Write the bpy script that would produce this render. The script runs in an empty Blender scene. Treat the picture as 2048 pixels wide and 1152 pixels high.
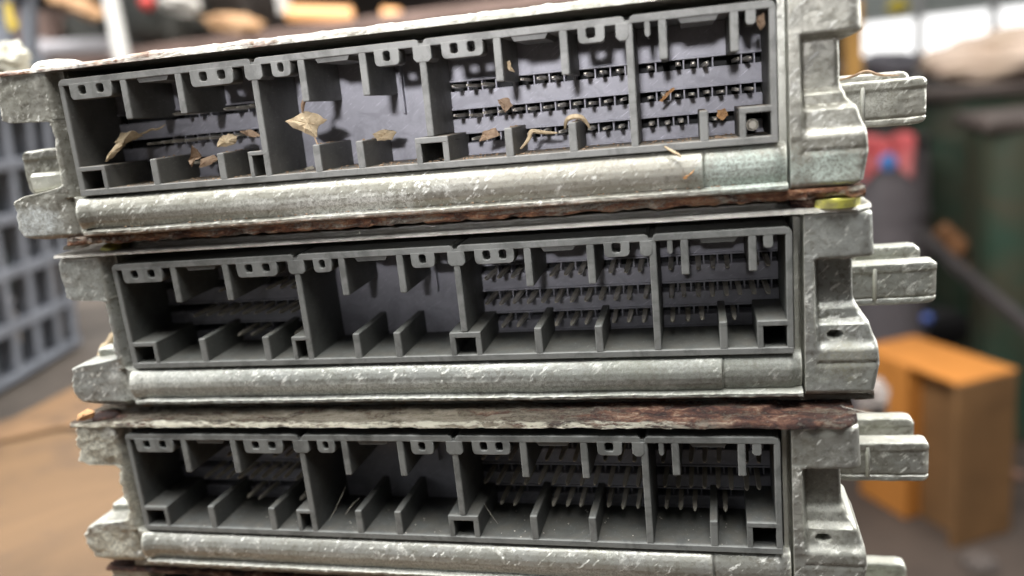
import bpy, bmesh, math, random
from mathutils import Vector, Matrix, noise, Euler
sc = bpy.context.scene
COL = sc.collection
MM = 0.001

# ------------------------------------------------------------------ camera
F_PX = 1630.73
CAM_POS = Vector((0.14966121, -0.16382862, 0.0743699))
CAM_X = Vector((0.96751479, 0.23216191, -0.10007987))
CAM_DOWN = Vector((-0.04058041, -0.24811629, -0.96787992))
CAM_FWD = Vector((-0.2495363, 0.94049942, -0.23063496))
cd = bpy.data.cameras.new('camera')
cam = bpy.data.objects.new('camera', cd); COL.objects.link(cam)
cam.matrix_world = Matrix(((CAM_X.x, -CAM_DOWN.x, -CAM_FWD.x, CAM_POS.x),
                           (CAM_X.y, -CAM_DOWN.y, -CAM_FWD.y, CAM_POS.y),
                           (CAM_X.z, -CAM_DOWN.z, -CAM_FWD.z, CAM_POS.z), (0, 0, 0, 1)))
cd.sensor_width = 36; cd.lens = F_PX / 2048 * 36
cd.clip_start = 0.01; cd.clip_end = 100
cd.dof.use_dof = True; cd.dof.focus_distance = 0.182; cd.dof.aperture_fstop = 7.2
sc.camera = cam

# ------------------------------------------------------------------ world and light
w = bpy.data.worlds.new('World'); sc.world = w; w.use_nodes = True
wn = w.node_tree.nodes; wl = w.node_tree.links
bg = wn['Background']; bg.inputs['Strength'].default_value = 1.15
tc = wn.new('ShaderNodeTexCoord'); sp = wn.new('ShaderNodeSeparateXYZ'); rp = wn.new('ShaderNodeValToRGB')
mr = wn.new('ShaderNodeMapRange'); mr.inputs['From Min'].default_value = -1; mr.inputs['From Max'].default_value = 1
wl.new(tc.outputs['Generated'], sp.inputs[0]); wl.new(sp.outputs['Z'], mr.inputs['Value'])
wl.new(mr.outputs[0], rp.inputs[0])
# added dark sector behind the camera shades the right bays, for the photographer's body
dt = wn.new('ShaderNodeVectorMath'); dt.operation = 'DOT_PRODUCT'; dt.inputs[1].default_value = Vector((0.62, -1.0, 0.30)).normalized()
nm = wn.new('ShaderNodeVectorMath'); nm.operation = 'NORMALIZE'; wl.new(tc.outputs['Generated'], nm.inputs[0]); wl.new(nm.outputs[0], dt.inputs[0])
dk = wn.new('ShaderNodeMapRange'); dk.interpolation_type = 'SMOOTHSTEP'; dk.inputs['From Min'].default_value = 0.25; dk.inputs['From Max'].default_value = 0.72
dk.inputs['To Min'].default_value = 1.0; dk.inputs['To Max'].default_value = 0.06; wl.new(dt.outputs['Value'], dk.inputs['Value'])
ml = wn.new('ShaderNodeVectorMath'); ml.operation = 'SCALE'; wl.new(rp.outputs[0], ml.inputs[0]); wl.new(dk.outputs[0], ml.inputs['Scale'])
wl.new(ml.outputs[0], bg.inputs['Color'])
e = rp.color_ramp.elements
e[0].position = 0.35; e[0].color = (0.05, 0.045, 0.04, 1)
e[1].position = 0.62; e[1].color = (0.62, 0.64, 0.66, 1)
x = e.new(0.5); x.color = (0.2, 0.19, 0.18, 1)

def aim(o, target):
    d = Vector(target) - o.location
    o.rotation_euler = d.to_track_quat('-Z', 'Y').to_euler()
def area(name, loc, target, sx, sy, power, col):
    l = bpy.data.lights.new(name, 'AREA'); l.shape = 'RECTANGLE'; l.size = sx; l.size_y = sy
    l.energy = power; l.color = col
    o = bpy.data.objects.new(name, l); COL.objects.link(o); o.location = loc; aim(o, target); return o
area('top_soft_lamp', (-0.05, -0.17, 1.0), (0.08, 0.0, 0.03), 1.1, 0.40, 28.0, (1.0, 0.995, 0.975))  # unseen soft lamp overhead, lights rails and lids
area('right_rim_lamp', (0.95, 0.55, 0.45), (0.17, 0.0, 0.03), 0.5, 0.8, 15.0, (1.0, 0.99, 0.95))  # unseen rim lamp behind right, brightens the right-hand edges
area('left_rim_lamp', (-0.75, 0.02, 0.42), (0.0, 0.0, 0.03), 0.5, 0.5, 9.0, (1.0, 0.98, 0.95))  # unseen rim lamp at the left, brightens the left ears
area('background_fill_lamp', (0.75, 1.3, 1.9), (0.7, 1.6, -0.2), 1.2, 1.2, 20.0, (1.0, 0.95, 0.88))  # unseen fill lamp added over the right-hand background
area('box_fill_lamp', (-0.4, 0.6, 1.0), (0.5, 1.3, -0.5), 1.0, 0.8, 22.0, (1.0, 0.96, 0.92))  # unseen lamp added to brighten the left face of the box
sl = bpy.data.lights.new('front_lamp', 'SPOT'); sl.energy = 26; sl.spot_size = math.radians(13.8); sl.spot_blend = 0.5  # unseen spot added in front, cone kept on the top unit
sl.shadow_soft_size = 0.04; sl.color = (0.98, 0.97, 1.0)
so = bpy.data.objects.new('front_lamp', sl); COL.objects.link(so); so.location = (0.14, -0.70, 0.275); aim(so, (0.104, 0, 0.134))

vs = sc.view_settings
vs.view_transform = 'Standard'; vs.look = 'None'; vs.gamma = 1; vs.use_curve_mapping = False; vs.exposure = 0.12

# ------------------------------------------------------------------ helpers
def pix(px, py, dist):
    """a point seen at (px,py) of the 2048x1152 photo, dist metres along the view axis"""
    return CAM_POS + (CAM_FWD + CAM_X * ((px - 1024) / F_PX) + CAM_DOWN * ((py - 576) / F_PX)) * dist
def onz(px, py, z):
    v = CAM_FWD + CAM_X * ((px - 1024) / F_PX) + CAM_DOWN * ((py - 576) / F_PX)
    return CAM_POS + v * ((z - CAM_POS.z) / v.z)

def tag(o, label=None, cat=None, group=None, kind=None):
    if label: o['label'] = label
    if cat: o['category'] = cat
    if group: o['group'] = group
    if kind: o['kind'] = kind
    return o
def mesh_obj(name, bm, mats, parent=None, scale=MM, smooth=None):
    if scale != 1: bmesh.ops.scale(bm, vec=(scale,) * 3, verts=bm.verts)
    bmesh.ops.recalc_face_normals(bm, faces=bm.faces)
    me = bpy.data.meshes.new(name); bm.to_mesh(me); bm.free()
    return link(name, me, mats, parent, smooth)
def link(name, me, mats, parent=None, smooth=None):
    if mats is not None:
        me.materials.clear()
        for m in (mats if isinstance(mats, (list, tuple)) else [mats]): me.materials.append(m)
    if smooth is not None:
        for p in me.polygons: p.use_smooth = True
        if smooth > 0: me.set_sharp_from_angle(angle=math.radians(smooth))
    o = bpy.data.objects.new(name, me); COL.objects.link(o)
    if parent: o.parent = parent
    return o
def empty(name, loc=(0, 0, 0)):
    o = bpy.data.objects.new(name, None); COL.objects.link(o); o.location = loc; o.empty_display_size = 0.02
    return o
def box(bm, x0, x1, y0, y1, z0, z1, bev=0.0, seg=1, M=None):
    t = bmesh.new()
    vs_ = [t.verts.new((x, y, z)) for x in (x0, x1) for y in (y0, y1) for z in (z0, z1)]
    for f in ((0, 1, 3, 2), (4, 6, 7, 5), (0, 4, 5, 1), (2, 3, 7, 6), (0, 2, 6, 4), (1, 5, 7, 3)):
        t.faces.new([vs_[i] for i in f])
    bmesh.ops.recalc_face_normals(t, faces=t.faces)
    if bev: bmesh.ops.bevel(t, geom=t.edges[:], offset=bev, segments=seg, profile=0.5, affect='EDGES')
    if M is not None: bmesh.ops.transform(t, matrix=M, verts=t.verts)
    merge(bm, t)
def merge(bm, t):
    me = bpy.data.meshes.new('tmp'); t.to_mesh(me); t.free(); bm.from_mesh(me); bpy.data.meshes.remove(me)
def prism(bm, pts, d0, d1, bev=0.0, front_only=True, seg=2):
    """polygon (x,z) extruded along y from d0 to d1"""
    t = bmesh.new()
    a = [t.verts.new((p[0], d0, p[1])) for p in pts]; b = [t.verts.new((p[0], d1, p[1])) for p in pts]
    f0 = t.faces.new(a); f1 = t.faces.new(b[::-1]); n = len(pts)
    for i in range(n): t.faces.new((a[i], b[i], b[(i + 1) % n], a[(i + 1) % n]))
    bmesh.ops.recalc_face_normals(t, faces=t.faces)
    if bev: bmesh.ops.bevel(t, geom=list(f0.edges), offset=bev, segments=seg, profile=0.5, affect='EDGES')
    merge(bm, t)
def cyl(bm, p0, p1, r0, r1=None, n=20, cap=True):
    p0, p1 = Vector(p0), Vector(p1); r1 = r0 if r1 is None else r1
    t = bmesh.new(); d = p1 - p0
    bmesh.ops.create_cone(t, cap_ends=cap, segments=n, radius1=r0, radius2=r1, depth=d.length)
    bmesh.ops.transform(t, matrix=Matrix.Translation((p0 + p1) / 2) @ d.to_track_quat('Z', 'Y').to_matrix().to_4x4(), verts=t.verts)
    merge(bm, t)
def fbm(v, s, oct=4): return noise.fractal(Vector(v) * s, 0.9, 2.1, oct)
def interp(t, pts):
    if t <= pts[0][0]: return pts[0][1]
    for (a, b), (c, d) in zip(pts, pts[1:]):
        if t <= c:
            return b + (d - b) * ((t - a) / (c - a) if c > a else 1)
    return pts[-1][1]
def sstep(a, b, t):
    k = min(1, max(0, (t - a) / (b - a))); return k * k * (3 - 2 * k)
def grid_solid(bm, rows, thick_dir, back):
    """rows: 2D list of Vectors (front surface); closed with a skirt to a flat back at coordinate `back` of axis thick_dir"""
    nr, nc = len(rows), len(rows[0])
    F = [[bm.verts.new(v) for v in r] for r in rows]
    for i in range(nr - 1):
        for j in range(nc - 1):
            bm.faces.new((F[i][j], F[i][j + 1], F[i + 1][j + 1], F[i + 1][j]))
    loop = [F[0][j] for j in range(nc)] + [F[i][nc - 1] for i in range(1, nr)] + [F[nr - 1][j] for j in range(nc - 2, -1, -1)] + [F[i][0] for i in range(nr - 2, 0, -1)]
    B = []
    for v in loop:
        c = v.co.copy(); c[thick_dir] = back; B.append(bm.verts.new(c))
    n = len(loop)
    for i in range(n): bm.faces.new((loop[i], B[i], B[(i + 1) % n], loop[(i + 1) % n]))
    bm.faces.new(B[::-1])

# ------------------------------------------------------------------ materials
class NT:
    def __init__(s, name):
        s.m = bpy.data.materials.new(name); s.m.use_nodes = True
        s.n = s.m.node_tree.nodes; s.l = s.m.node_tree.links; s.b = s.n['Principled BSDF']
        s.tc = s.n.new('ShaderNodeTexCoord')
    def mapping(s, scale=1000, rot=(0, 0, 0), off=(0, 0, 0)):
        k = s.n.new('ShaderNodeMapping'); k.inputs['Scale'].default_value = (scale,) * 3 if not isinstance(scale, tuple) else scale
        k.inputs['Rotation'].default_value = rot; k.inputs['Location'].default_value = off
        s.l.new(s.tc.outputs['Object'], k.inputs['Vector']); return k.outputs[0]
    def slant(s, ang, scale, off=(0, 0, 0)):
        a = s.mapping(1.0, rot=(0, ang, 0)); k = s.n.new('ShaderNodeMapping'); k.inputs['Scale'].default_value = scale
        k.inputs['Location'].default_value = off; s.l.new(a, k.inputs['Vector']); return k.outputs[0]
    def noise(s, vec, scale, detail=6, rough=0.6, dist=0.0):
        k = s.n.new('ShaderNodeTexNoise'); k.inputs['Scale'].default_value = scale; k.inputs['Detail'].default_value = detail
        k.inputs['Roughness'].default_value = rough; k.inputs['Distortion'].default_value = dist
        s.l.new(vec, k.inputs['Vector']); return k.outputs['Fac']
    def ramp(s, fac, pts):
        k = s.n.new('ShaderNodeValToRGB'); s.l.new(fac, k.inputs[0]); e = k.color_ramp.elements
        while len(e) < len(pts): e.new(0.5)
        for q, (p, c) in zip(e, pts):
            q.position = p; q.color = (c, c, c, 1) if isinstance(c, (int, float)) else (*c, 1)
        return k.outputs[0]
    def mix(s, fac, a, b):
        k = s.n.new('ShaderNodeMix'); k.data_type = 'RGBA'
        s.set(k.inputs[0], fac); s.set(k.inputs[6], a); s.set(k.inputs[7], b); return k.outputs[2]
    def math(s, op, a, b=0.0, clamp=False):
        k = s.n.new('ShaderNodeMath'); k.operation = op; k.use_clamp = clamp
        s.set(k.inputs[0], a); s.set(k.inputs[1], b); return k.outputs[0]
    def set(s, inp, v):
        if hasattr(v, 'is_linked') or isinstance(v, bpy.types.NodeSocket): s.l.new(v, inp)
        elif isinstance(v, (int, float)): inp.default_value = v
        else: inp.default_value = (*v, 1) if len(v) == 3 else v
    def bump(s, h, strength=0.5, dist=0.0003, prev=None):
        k = s.n.new('ShaderNodeBump'); k.inputs['Strength'].default_value = strength; k.inputs['Distance'].default_value = dist
        s.l.new(h, k.inputs['Height'])
        if prev is not None: s.l.new(prev, k.inputs['Normal'])
        return k.outputs[0]
    def out(s, base, rough=0.5, metal=0.0, normal=None, spec=0.5):
        s.set(s.b.inputs['Base Color'], base); s.set(s.b.inputs['Roughness'], rough); s.set(s.b.inputs['Metallic'], metal)
        s.b.inputs['Specular IOR Level'].default_value = spec
        if normal is not None: s.l.new(normal, s.b.inputs['Normal'])
        return s.m
    def blob(s, vec, c, r, soft=0.35, warp=None):
        """0..1 mask: ellipsoid c radius r in the mapped coordinates with a noisy rim"""
        a = s.n.new('ShaderNodeVectorMath'); a.operation = 'SUBTRACT'; s.l.new(vec, a.inputs[0]); a.inputs[1].default_value = c
        d = s.n.new('ShaderNodeVectorMath'); d.operation = 'DIVIDE'; s.l.new(a.outputs[0], d.inputs[0]); d.inputs[1].default_value = r
        q = s.n.new('ShaderNodeVectorMath'); q.operation = 'LENGTH'; s.l.new(d.outputs[0], q.inputs[0])
        v = q.outputs['Value']
        if warp is not None: v = s.math('ADD', v, s.math('MULTIPLY', s.math('SUBTRACT', warp, 0.5), 1.6))
        m = s.n.new('ShaderNodeMapRange'); m.inputs['From Min'].default_value = 1 + soft; m.inputs['From Max'].default_value = 1 - soft
        s.l.new(v, m.inputs['Value']); return m.outputs[0]

def aluminium(name, seed, patches=(), tint=(0.40, 0.40, 0.365), fleck=0.60, dirt=0.75):
    t = NT(name); v = t.mapping(1000, off=(seed * 37.1, seed * 11.3, seed * 5.7)); v0 = t.mapping(1000)
    n1 = t.noise(v, 0.09, 5, 0.6, 0.4); n2 = t.noise(v, 0.9, 7, 0.6)
    vst = t.slant(math.radians(42), (330, 800, 1150), (seed * 3.3, 0, seed))
    n3 = t.noise(vst, 0.95, 4, 0.6)
    n4 = t.noise(v, 3.0, 6, 0.75)
    base = t.mix(t.ramp(n1, [(0.35, 0.0), (0.7, 1.0)]), tint, (tint[0] * .80, tint[1] * .80, tint[2] * .74))
    base = t.mix(t.math('MULTIPLY', t.ramp(n2, [(0.5, 0.0), (0.72, 1.0)]), dirt), base, (0.17, 0.155, 0.12))
    fl = t.math('MULTIPLY', t.ramp(n3, [(fleck - .02, 0.0), (fleck + 0.03, 1.0)]), t.ramp(t.noise(v, .14, 4, .6, 1.0), [(.40, .1), (.56, 1.0)]))  # slanted pale streaks, smeared highlights put into the colour
    big = t.ramp(t.noise(v, 0.16, 6, 0.7, 0.6), [(0.57, 0.0), (0.66, 1.0)])
    grain = t.ramp(t.noise(v, 1.7, 9, .85, .6), [(0.46, 0.0), (0.53, 1.0)])
    white = t.math('MAXIMUM', t.math('MULTIPLY', fl, 0.85), t.math('MULTIPLY', big, t.math('MULTIPLY', grain, 0.85)))
    base = t.mix(white, base, (0.82, 0.82, 0.77))
    # sharp chalky flecks in clusters, dragged slantwise like smeared highlights put into the colour
    vw = t.n.new('ShaderNodeVectorMath'); vw.operation = 'ADD'; t.l.new(t.slant(math.radians(40), (380, 700, 1050), (seed * 5.1, 0, seed * 2.3)), vw.inputs[0])
    nw = t.n.new('ShaderNodeTexNoise'); nw.inputs['Scale'].default_value = 1.3; nw.inputs['Detail'].default_value = 4; t.l.new(v, nw.inputs['Vector'])
    sw = t.n.new('ShaderNodeVectorMath'); sw.operation = 'SCALE'; sw.inputs['Scale'].default_value = .9; t.l.new(nw.outputs['Color'], sw.inputs[0]); t.l.new(sw.outputs[0], vw.inputs[1])
    vo = t.n.new('ShaderNodeTexVoronoi'); vo.inputs['Scale'].default_value = .8; t.l.new(vw.outputs[0], vo.inputs['Vector'])
    fk = t.math('MULTIPLY', t.ramp(t.math('ADD', vo.outputs['Distance'], t.math('MULTIPLY', t.math('SUBTRACT', t.noise(v, .5, 3, .6), .5), .9)), [(.12, 1.0), (.19, 0.0)]), t.ramp(t.noise(v, .17, 5, .7, .6), [(.48, .0), (.53, 1.0)]))
    sx = t.n.new('ShaderNodeSeparateXYZ'); t.l.new(v0, sx.inputs[0])
    def rng_(o_, a, b):
        k = t.n.new('ShaderNodeMapRange'); k.inputs['From Min'].default_value = a; k.inputs['From Max'].default_value = b; t.l.new(o_, k.inputs['Value']); return k.outputs[0]
    reg = t.math('ADD', t.math('MULTIPLY', rng_(sx.outputs[2], -26.5, -28), rng_(sx.outputs[0], 128, 96)), t.math('MULTIPLY', rng_(sx.outputs[0], -1, -4), .6), True)
    reg = t.math('ADD', reg, .06, True)
    fk = t.math('MULTIPLY', fk, reg)
    base = t.mix(fk, base, (0.88, 0.88, 0.83)); white = t.math('MAXIMUM', white, fk)
    cor = t.math('MAXIMUM', white, 0.0)
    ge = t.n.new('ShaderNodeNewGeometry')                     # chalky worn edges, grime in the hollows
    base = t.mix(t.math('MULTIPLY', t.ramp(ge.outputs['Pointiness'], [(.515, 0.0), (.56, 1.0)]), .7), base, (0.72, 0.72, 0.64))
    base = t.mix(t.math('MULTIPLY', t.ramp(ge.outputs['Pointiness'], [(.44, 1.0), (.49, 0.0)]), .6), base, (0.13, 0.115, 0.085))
    for (c, r, col, k) in patches:
        mb = t.blob(v0, c, r, 0.3, t.noise(v, 0.45, 6, 0.7))
        if sum(col) > 1.2: base = t.mix(t.math('MULTIPLY', mb, .7 if col in (MINT, CREAM) else .3), base, (0.20, 0.20, 0.17))
        m = t.math('MULTIPLY', mb, t.math('ADD', t.math('MULTIPLY', grain, 0.8), 0.2))
        m = t.math('MULTIPLY', m, k); base = t.mix(m, base, col); cor = t.math('MAXIMUM', cor, m)
    metal = t.math('MULTIPLY', t.math('SUBTRACT', 1.0, cor), 0.42)
    rough = t.math('ADD', t.math('MULTIPLY', n2, 0.25), t.math('ADD', 0.26, t.math('MULTIPLY', cor, 0.4)))
    h = t.math('ADD', t.math('MULTIPLY', n4, 0.35), t.math('ADD', n2, t.math('MULTIPLY', cor, 0.8)))
    return t.out(base, rough, metal, t.bump(h, 0.3, 0.0004))

def rusty(name, seed, amount=0.5, dark=False, wide=1.0, bright=(0.45, 0.45, 0.41), left=None, lip=None, edge=0):
    """steel sheet with rust; amount moves the threshold"""
    t = NT(name); v = t.mapping(1000, off=(seed * 13.7, seed * 3.1, seed * 8.3)); vs2 = t.mapping((220, 700, 1100), off=(seed * 7.7, 0, 0))
    n1 = t.noise(vs2, 0.35, 8, 0.75, 0.8); n2 = t.noise(v, 1.1, 8, 0.75, 0.5); n3 = t.noise(v, 3.5, 5, 0.7)
    k = t.math('ADD', t.math('MULTIPLY', n1, 0.7), t.math('MULTIPLY', n2, 0.3))
    if left is not None:   # extra rust along x (mm): list of (x, add)
        s = t.n.new('ShaderNodeSeparateXYZ'); t.l.new(t.mapping(1000), s.inputs[0])
        pts = left; x0, x1 = pts[0][0], pts[-1][0]
        mr = t.n.new('ShaderNodeMapRange'); mr.inputs['From Min'].default_value = x0; mr.inputs['From Max'].default_value = x1
        t.l.new(s.outputs[0], mr.inputs['Value'])
        rr = t.ramp(mr.outputs[0], [((p[0] - x0) / (x1 - x0), 0.5 + p[1]) for p in pts])
        k = t.math('ADD', k, t.math('SUBTRACT', rr, 0.5))
    th = 1 - amount
    mask = t.ramp(k, [(max(0, th - 0.05), 0.0), (min(1, th + 0.05), 1.0)])
    r1, r2, r3 = ((0.018, 0.008, 0.007), (0.060, 0.022, 0.015), (0.15, 0.070, 0.042)) if dark else ((0.085, 0.034, 0.02), (0.24, 0.10, 0.05), (0.40, 0.22, 0.12))
    n5 = t.noise(t.mapping((350, 600, 900), off=(seed, 2, 3)), .42, 9, .78, .5)
    rust = t.ramp(n5, [(0.42, r1), (0.50, r2), (0.57, r3), (0.66, (0.38, 0.30, 0.22))])
    clean = t.mix(t.ramp(n1, [(0.4, 0.0), (0.65, 1.0)]), bright, (bright[0] * .6, bright[1] * .58, bright[2] * .5))
    fl = t.ramp(t.noise(v, 0.8, 7, 0.8), [(0.60, 0.0), (0.66, 0.8)])
    base = t.mix(mask, clean, rust); base = t.mix(t.math('MULTIPLY', fl, 0.55), base, (0.60, 0.56, 0.47))
    ge = t.n.new('ShaderNodeNewGeometry')                     # edge highlights painted pale into the colour, with rubbed wear
    ew = t.math('MULTIPLY', t.ramp(ge.outputs['Pointiness'], [(.505, 0.0), (.53, 1.0)]), t.ramp(t.noise(vs2, .5, 4, .6), [(.35, .25), (.5, 1.0)]))
    if edge:
        ew = t.math('MULTIPLY', ew, edge); base = t.mix(ew, base, (0.86, 0.84, 0.78)); mask = t.math('MULTIPLY', mask, t.math('SUBTRACT', 1.0, ew))
    if lip:
        q = t.n.new('ShaderNodeSeparateXYZ'); t.l.new(t.mapping(1000), q.inputs[0])
        z_ = t.n.new('ShaderNodeMapRange'); z_.inputs['From Min'].default_value = .45; z_.inputs['From Max'].default_value = .1; t.l.new(q.outputs[1], z_.inputs['Value'])
        x_ = t.n.new('ShaderNodeMapRange'); x_.inputs['From Min'].default_value = lip[1] + 12; x_.inputs['From Max'].default_value = lip[1] - 12; t.l.new(q.outputs[0], x_.inputs['Value'])
        lm = t.math('MULTIPLY', t.math('MULTIPLY', z_.outputs[0], x_.outputs[0]), t.ramp(t.noise(vs2, .8, 6, .7), [(.44, 0.05), (.52, 1.0)]))
        base = t.mix(lm, base, lip[0]); mask = t.math('MULTIPLY', mask, t.math('SUBTRACT', 1.0, lm))
    metal = t.math('MULTIPLY', t.math('SUBTRACT', 1.0, mask), 0.7)
    rough = t.math('ADD', 0.3, t.math('MULTIPLY', mask, 0.55))
    h = t.math('ADD', t.math('MULTIPLY', n3, 0.4), t.math('ADD', n2, t.math('MULTIPLY', mask, 0.6)))
    return t.out(base, rough, metal, t.bump(t.math('ADD', h, n5), 1.0, 0.0008))

def plastic(name, col, dust=0.35, rough=0.5, dustcol=(0.23, 0.19, 0.14), rim=None):
    t = NT(name); v = t.mapping(1000)
    n1 = t.noise(v, 0.25, 6, 0.65); n2 = t.noise(v, 4.0, 5, 0.7)
    g = t.n.new('ShaderNodeNewGeometry'); s = t.n.new('ShaderNodeSeparateXYZ'); t.l.new(g.outputs['Normal'], s.inputs[0])
    up = t.math('MULTIPLY', t.math('MAXIMUM', s.outputs[2], 0.0), t.ramp(n1, [(0.38, 0.0), (0.6, 1.0)]))   # settled dust
    base = t.mix(t.math('MULTIPLY', t.ramp(n1, [(0.4, 0.0), (0.75, 1.0)]), 0.5), col, tuple(c * 0.72 for c in col))
    base = t.mix(t.math('MULTIPLY', up, dust), base, dustcol)
    if rim:  # front rims painted lighter: light on them put into colour, plus dust
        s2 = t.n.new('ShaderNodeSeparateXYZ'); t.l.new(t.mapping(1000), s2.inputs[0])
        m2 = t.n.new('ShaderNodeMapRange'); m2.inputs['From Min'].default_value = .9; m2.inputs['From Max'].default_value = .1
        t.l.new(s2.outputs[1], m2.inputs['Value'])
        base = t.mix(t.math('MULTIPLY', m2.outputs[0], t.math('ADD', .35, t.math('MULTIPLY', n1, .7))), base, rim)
    spk = t.ramp(t.noise(v, 2.2, 3, 0.5), [(0.71, 0.0), (0.74, 1.0)])
    base = t.mix(t.math('MULTIPLY', spk, 0.5), base, (0.45, 0.42, 0.36))
    scf = t.math('MULTIPLY', t.ramp(t.noise(t.slant(.6, (200, 500, 2500)), 1.1, 5, .7), [(.60, 0.0), (.66, 1.0)]), .45)     # scuffs
    base = t.mix(scf, base, tuple(min(1, c * 2.2) for c in col))
    smu = t.ramp(t.noise(v, .12, 6, .7, 1.0), [(.48, 0.0), (.62, .5)])
    base = t.mix(smu, base, tuple(c * .6 for c in col))
    return t.out(base, t.math('ADD', rough, t.math('MULTIPLY', n1, 0.2)), 0.0, t.bump(t.math('ADD', n2, n1), 0.25, 0.00012), 0.4)

def plain(name, col, rough=0.6, metal=0.0, var=0.4, scale=20, emit=None, col2=None):
    t = NT(name); v = t.mapping(1.0); n1 = t.noise(v, scale, 6, 0.65, 0.3); n2 = t.noise(v, scale * 6, 5, 0.7)
    c2 = col2 if col2 else tuple(c * (1 - var) for c in col)
    base = t.mix(t.ramp(n1, [(0.38, 0.0), (0.62, 1.0)]), col, c2)
    m = t.out(base, rough, metal, t.bump(n2, 0.3, 0.05 / scale))
    if emit:
        t.b.inputs['Emission Color'].default_value = (*emit[0], 1); t.b.inputs['Emission Strength'].default_value = emit[1]
    return m

MINT = (0.55, 0.63, 0.57); CREAM = (0.72, 0.70, 0.58); DARKG = (0.12, 0.12, 0.10)
RST = (0.26, 0.13, 0.075)
M_ALU = [
    aluminium('cast aluminium worn dusty', 1, [((60, 0, -36.9), (90, 9, .9), RST, .8), ((66, 0, -33.6), (16, 9, 2.2), (0.8, 0.8, 0.74), .9), ((45, 0, -32), (8, 9, 1.2), (0.78, 0.78, 0.72), .7), ((120, 0, -31), (25, 9, 4), (0.36, 0.33, 0.27), .45), ((154, 0, -33), (9.5, 9, 4.6), MINT, .95), ((170, 0, -33.0), (5.5, 8, 3.2), MINT, .95),
              ((-14, 0, -33), (6.5, 9, 4), (0.66, 0.70, 0.70), .85), ((32, 0, -33), (22, 9, 2.6), (0.68, 0.68, 0.62), .5), ((183, 38, -22), (7, 20, 4), (0.62, 0.62, 0.58), .6)],
              tint=(0.40, 0.39, 0.345), fleck=0.60),
    aluminium('cast aluminium bright streaked', 2, [((90, 0, -37.0), (80, 9, .8), RST, .5), ((138, 0, -32), (32, 9, 6), (0.23, 0.24, 0.20), .7), ((168, 0, -3), (5, 9, 4), (0.26, 0.27, 0.25), .6), ((10, 0, -32), (20, 9, 4), (0.72, 0.73, 0.68), .55), ((75, 0, -33.4), (60, 9, 1.8), (0.80, 0.82, 0.77), .85),
              ((-9, 0, -4), (6, 9, 5), (0.62, 0.65, 0.63), .4), ((170, 0, -29), (5, 9, 4), (0.30, 0.28, 0.18), .55), ((2, 0, -33), (5, 8, 5), (0.78, 0.78, 0.72), .8)],
              tint=(0.43, 0.44, 0.42), fleck=0.60),
    aluminium('cast aluminium crusted', 3, [((-11, 0, -4), (7.5, 9, 6), CREAM, .85), ((-12, 0, -33), (7.5, 9, 6), CREAM, .9), ((100, 0, -34), (45, 9, 1.8), (0.70, 0.71, 0.66), .8), ((-4, 0, -17), (2.4, 9, 14), CREAM, .8),
              ((171, 0, -4), (4, 9, 2.5), DARKG, .5), ((60, 0, -33.5), (26, 9, 2.2), (0.66, 0.68, 0.62), .55), ((168, 0, -18), (4.5, 9, 9), (0.58, 0.58, 0.50), .5)],
              tint=(0.39, 0.39, 0.365), fleck=0.61),
    aluminium('cast aluminium dull', 4, [], tint=(0.38, 0.39, 0.36), fleck=0.66)]
M_LID = [
    rusty('lid steel edge rusted', 1, 0.40, left=[(-16, .20), (20, .12), (60, .10), (85, -.06), (176, -.2)], bright=(0.62, 0.62, 0.54), edge=.6),
    rusty('lid steel clean', 2, 0.12, bright=(0.50, 0.49, 0.46), edge=.9),
    rusty('lid steel heavily rusted', 3, 0.41, dark=True, left=[(-16, .09), (30, .05), (60, .04), (90, .02), (112, .10), (125, .16), (176, .15)], bright=(0.30, 0.27, 0.22), lip=((0.62, 0.60, 0.50), 140)),
    rusty('lid steel dark rust', 4, 0.72, dark=True)]
M_BOT = [
    rusty('bottom plate rusted through', 5, 0.55, bright=(0.5, 0.48, 0.42)),
    rusty('bottom plate brown', 6, 0.45, bright=(0.3, 0.29, 0.26)),
    rusty('bottom plate grey', 7, 0.40, dark=True, bright=(0.36, 0.35, 0.32)),
    rusty('bottom plate grey dull', 8, 0.40, bright=(0.36, 0.35, 0.32))]
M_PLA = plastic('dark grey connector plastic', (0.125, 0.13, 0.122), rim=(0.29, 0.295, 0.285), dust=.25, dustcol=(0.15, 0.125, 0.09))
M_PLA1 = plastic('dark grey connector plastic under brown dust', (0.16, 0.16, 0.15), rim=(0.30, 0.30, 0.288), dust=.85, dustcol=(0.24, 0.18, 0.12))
M_PLA3 = plastic('dark grey connector plastic darker tone', (0.10, 0.104, 0.10), rim=(0.26, 0.268, 0.258), dust=.3, dustcol=(0.14, 0.12, 0.09))  # darker tone of the same plastic for the lower units
M_TRAY = plastic('lilac grey terminal carrier plastic', (0.42, 0.415, 0.46), dust=0.12, rough=0.38)
t = NT('tinned terminal'); M_PIN = t.out(t.mix(t.noise(t.mapping(1000), 0.5), (0.85, 0.80, 0.68), (0.58, 0.53, 0.44)), 0.28, 0.4)
t = NT('black slot shade'); M_SLOT_SHADE = t.out((0.012, 0.012, 0.012), 0.8)

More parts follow.
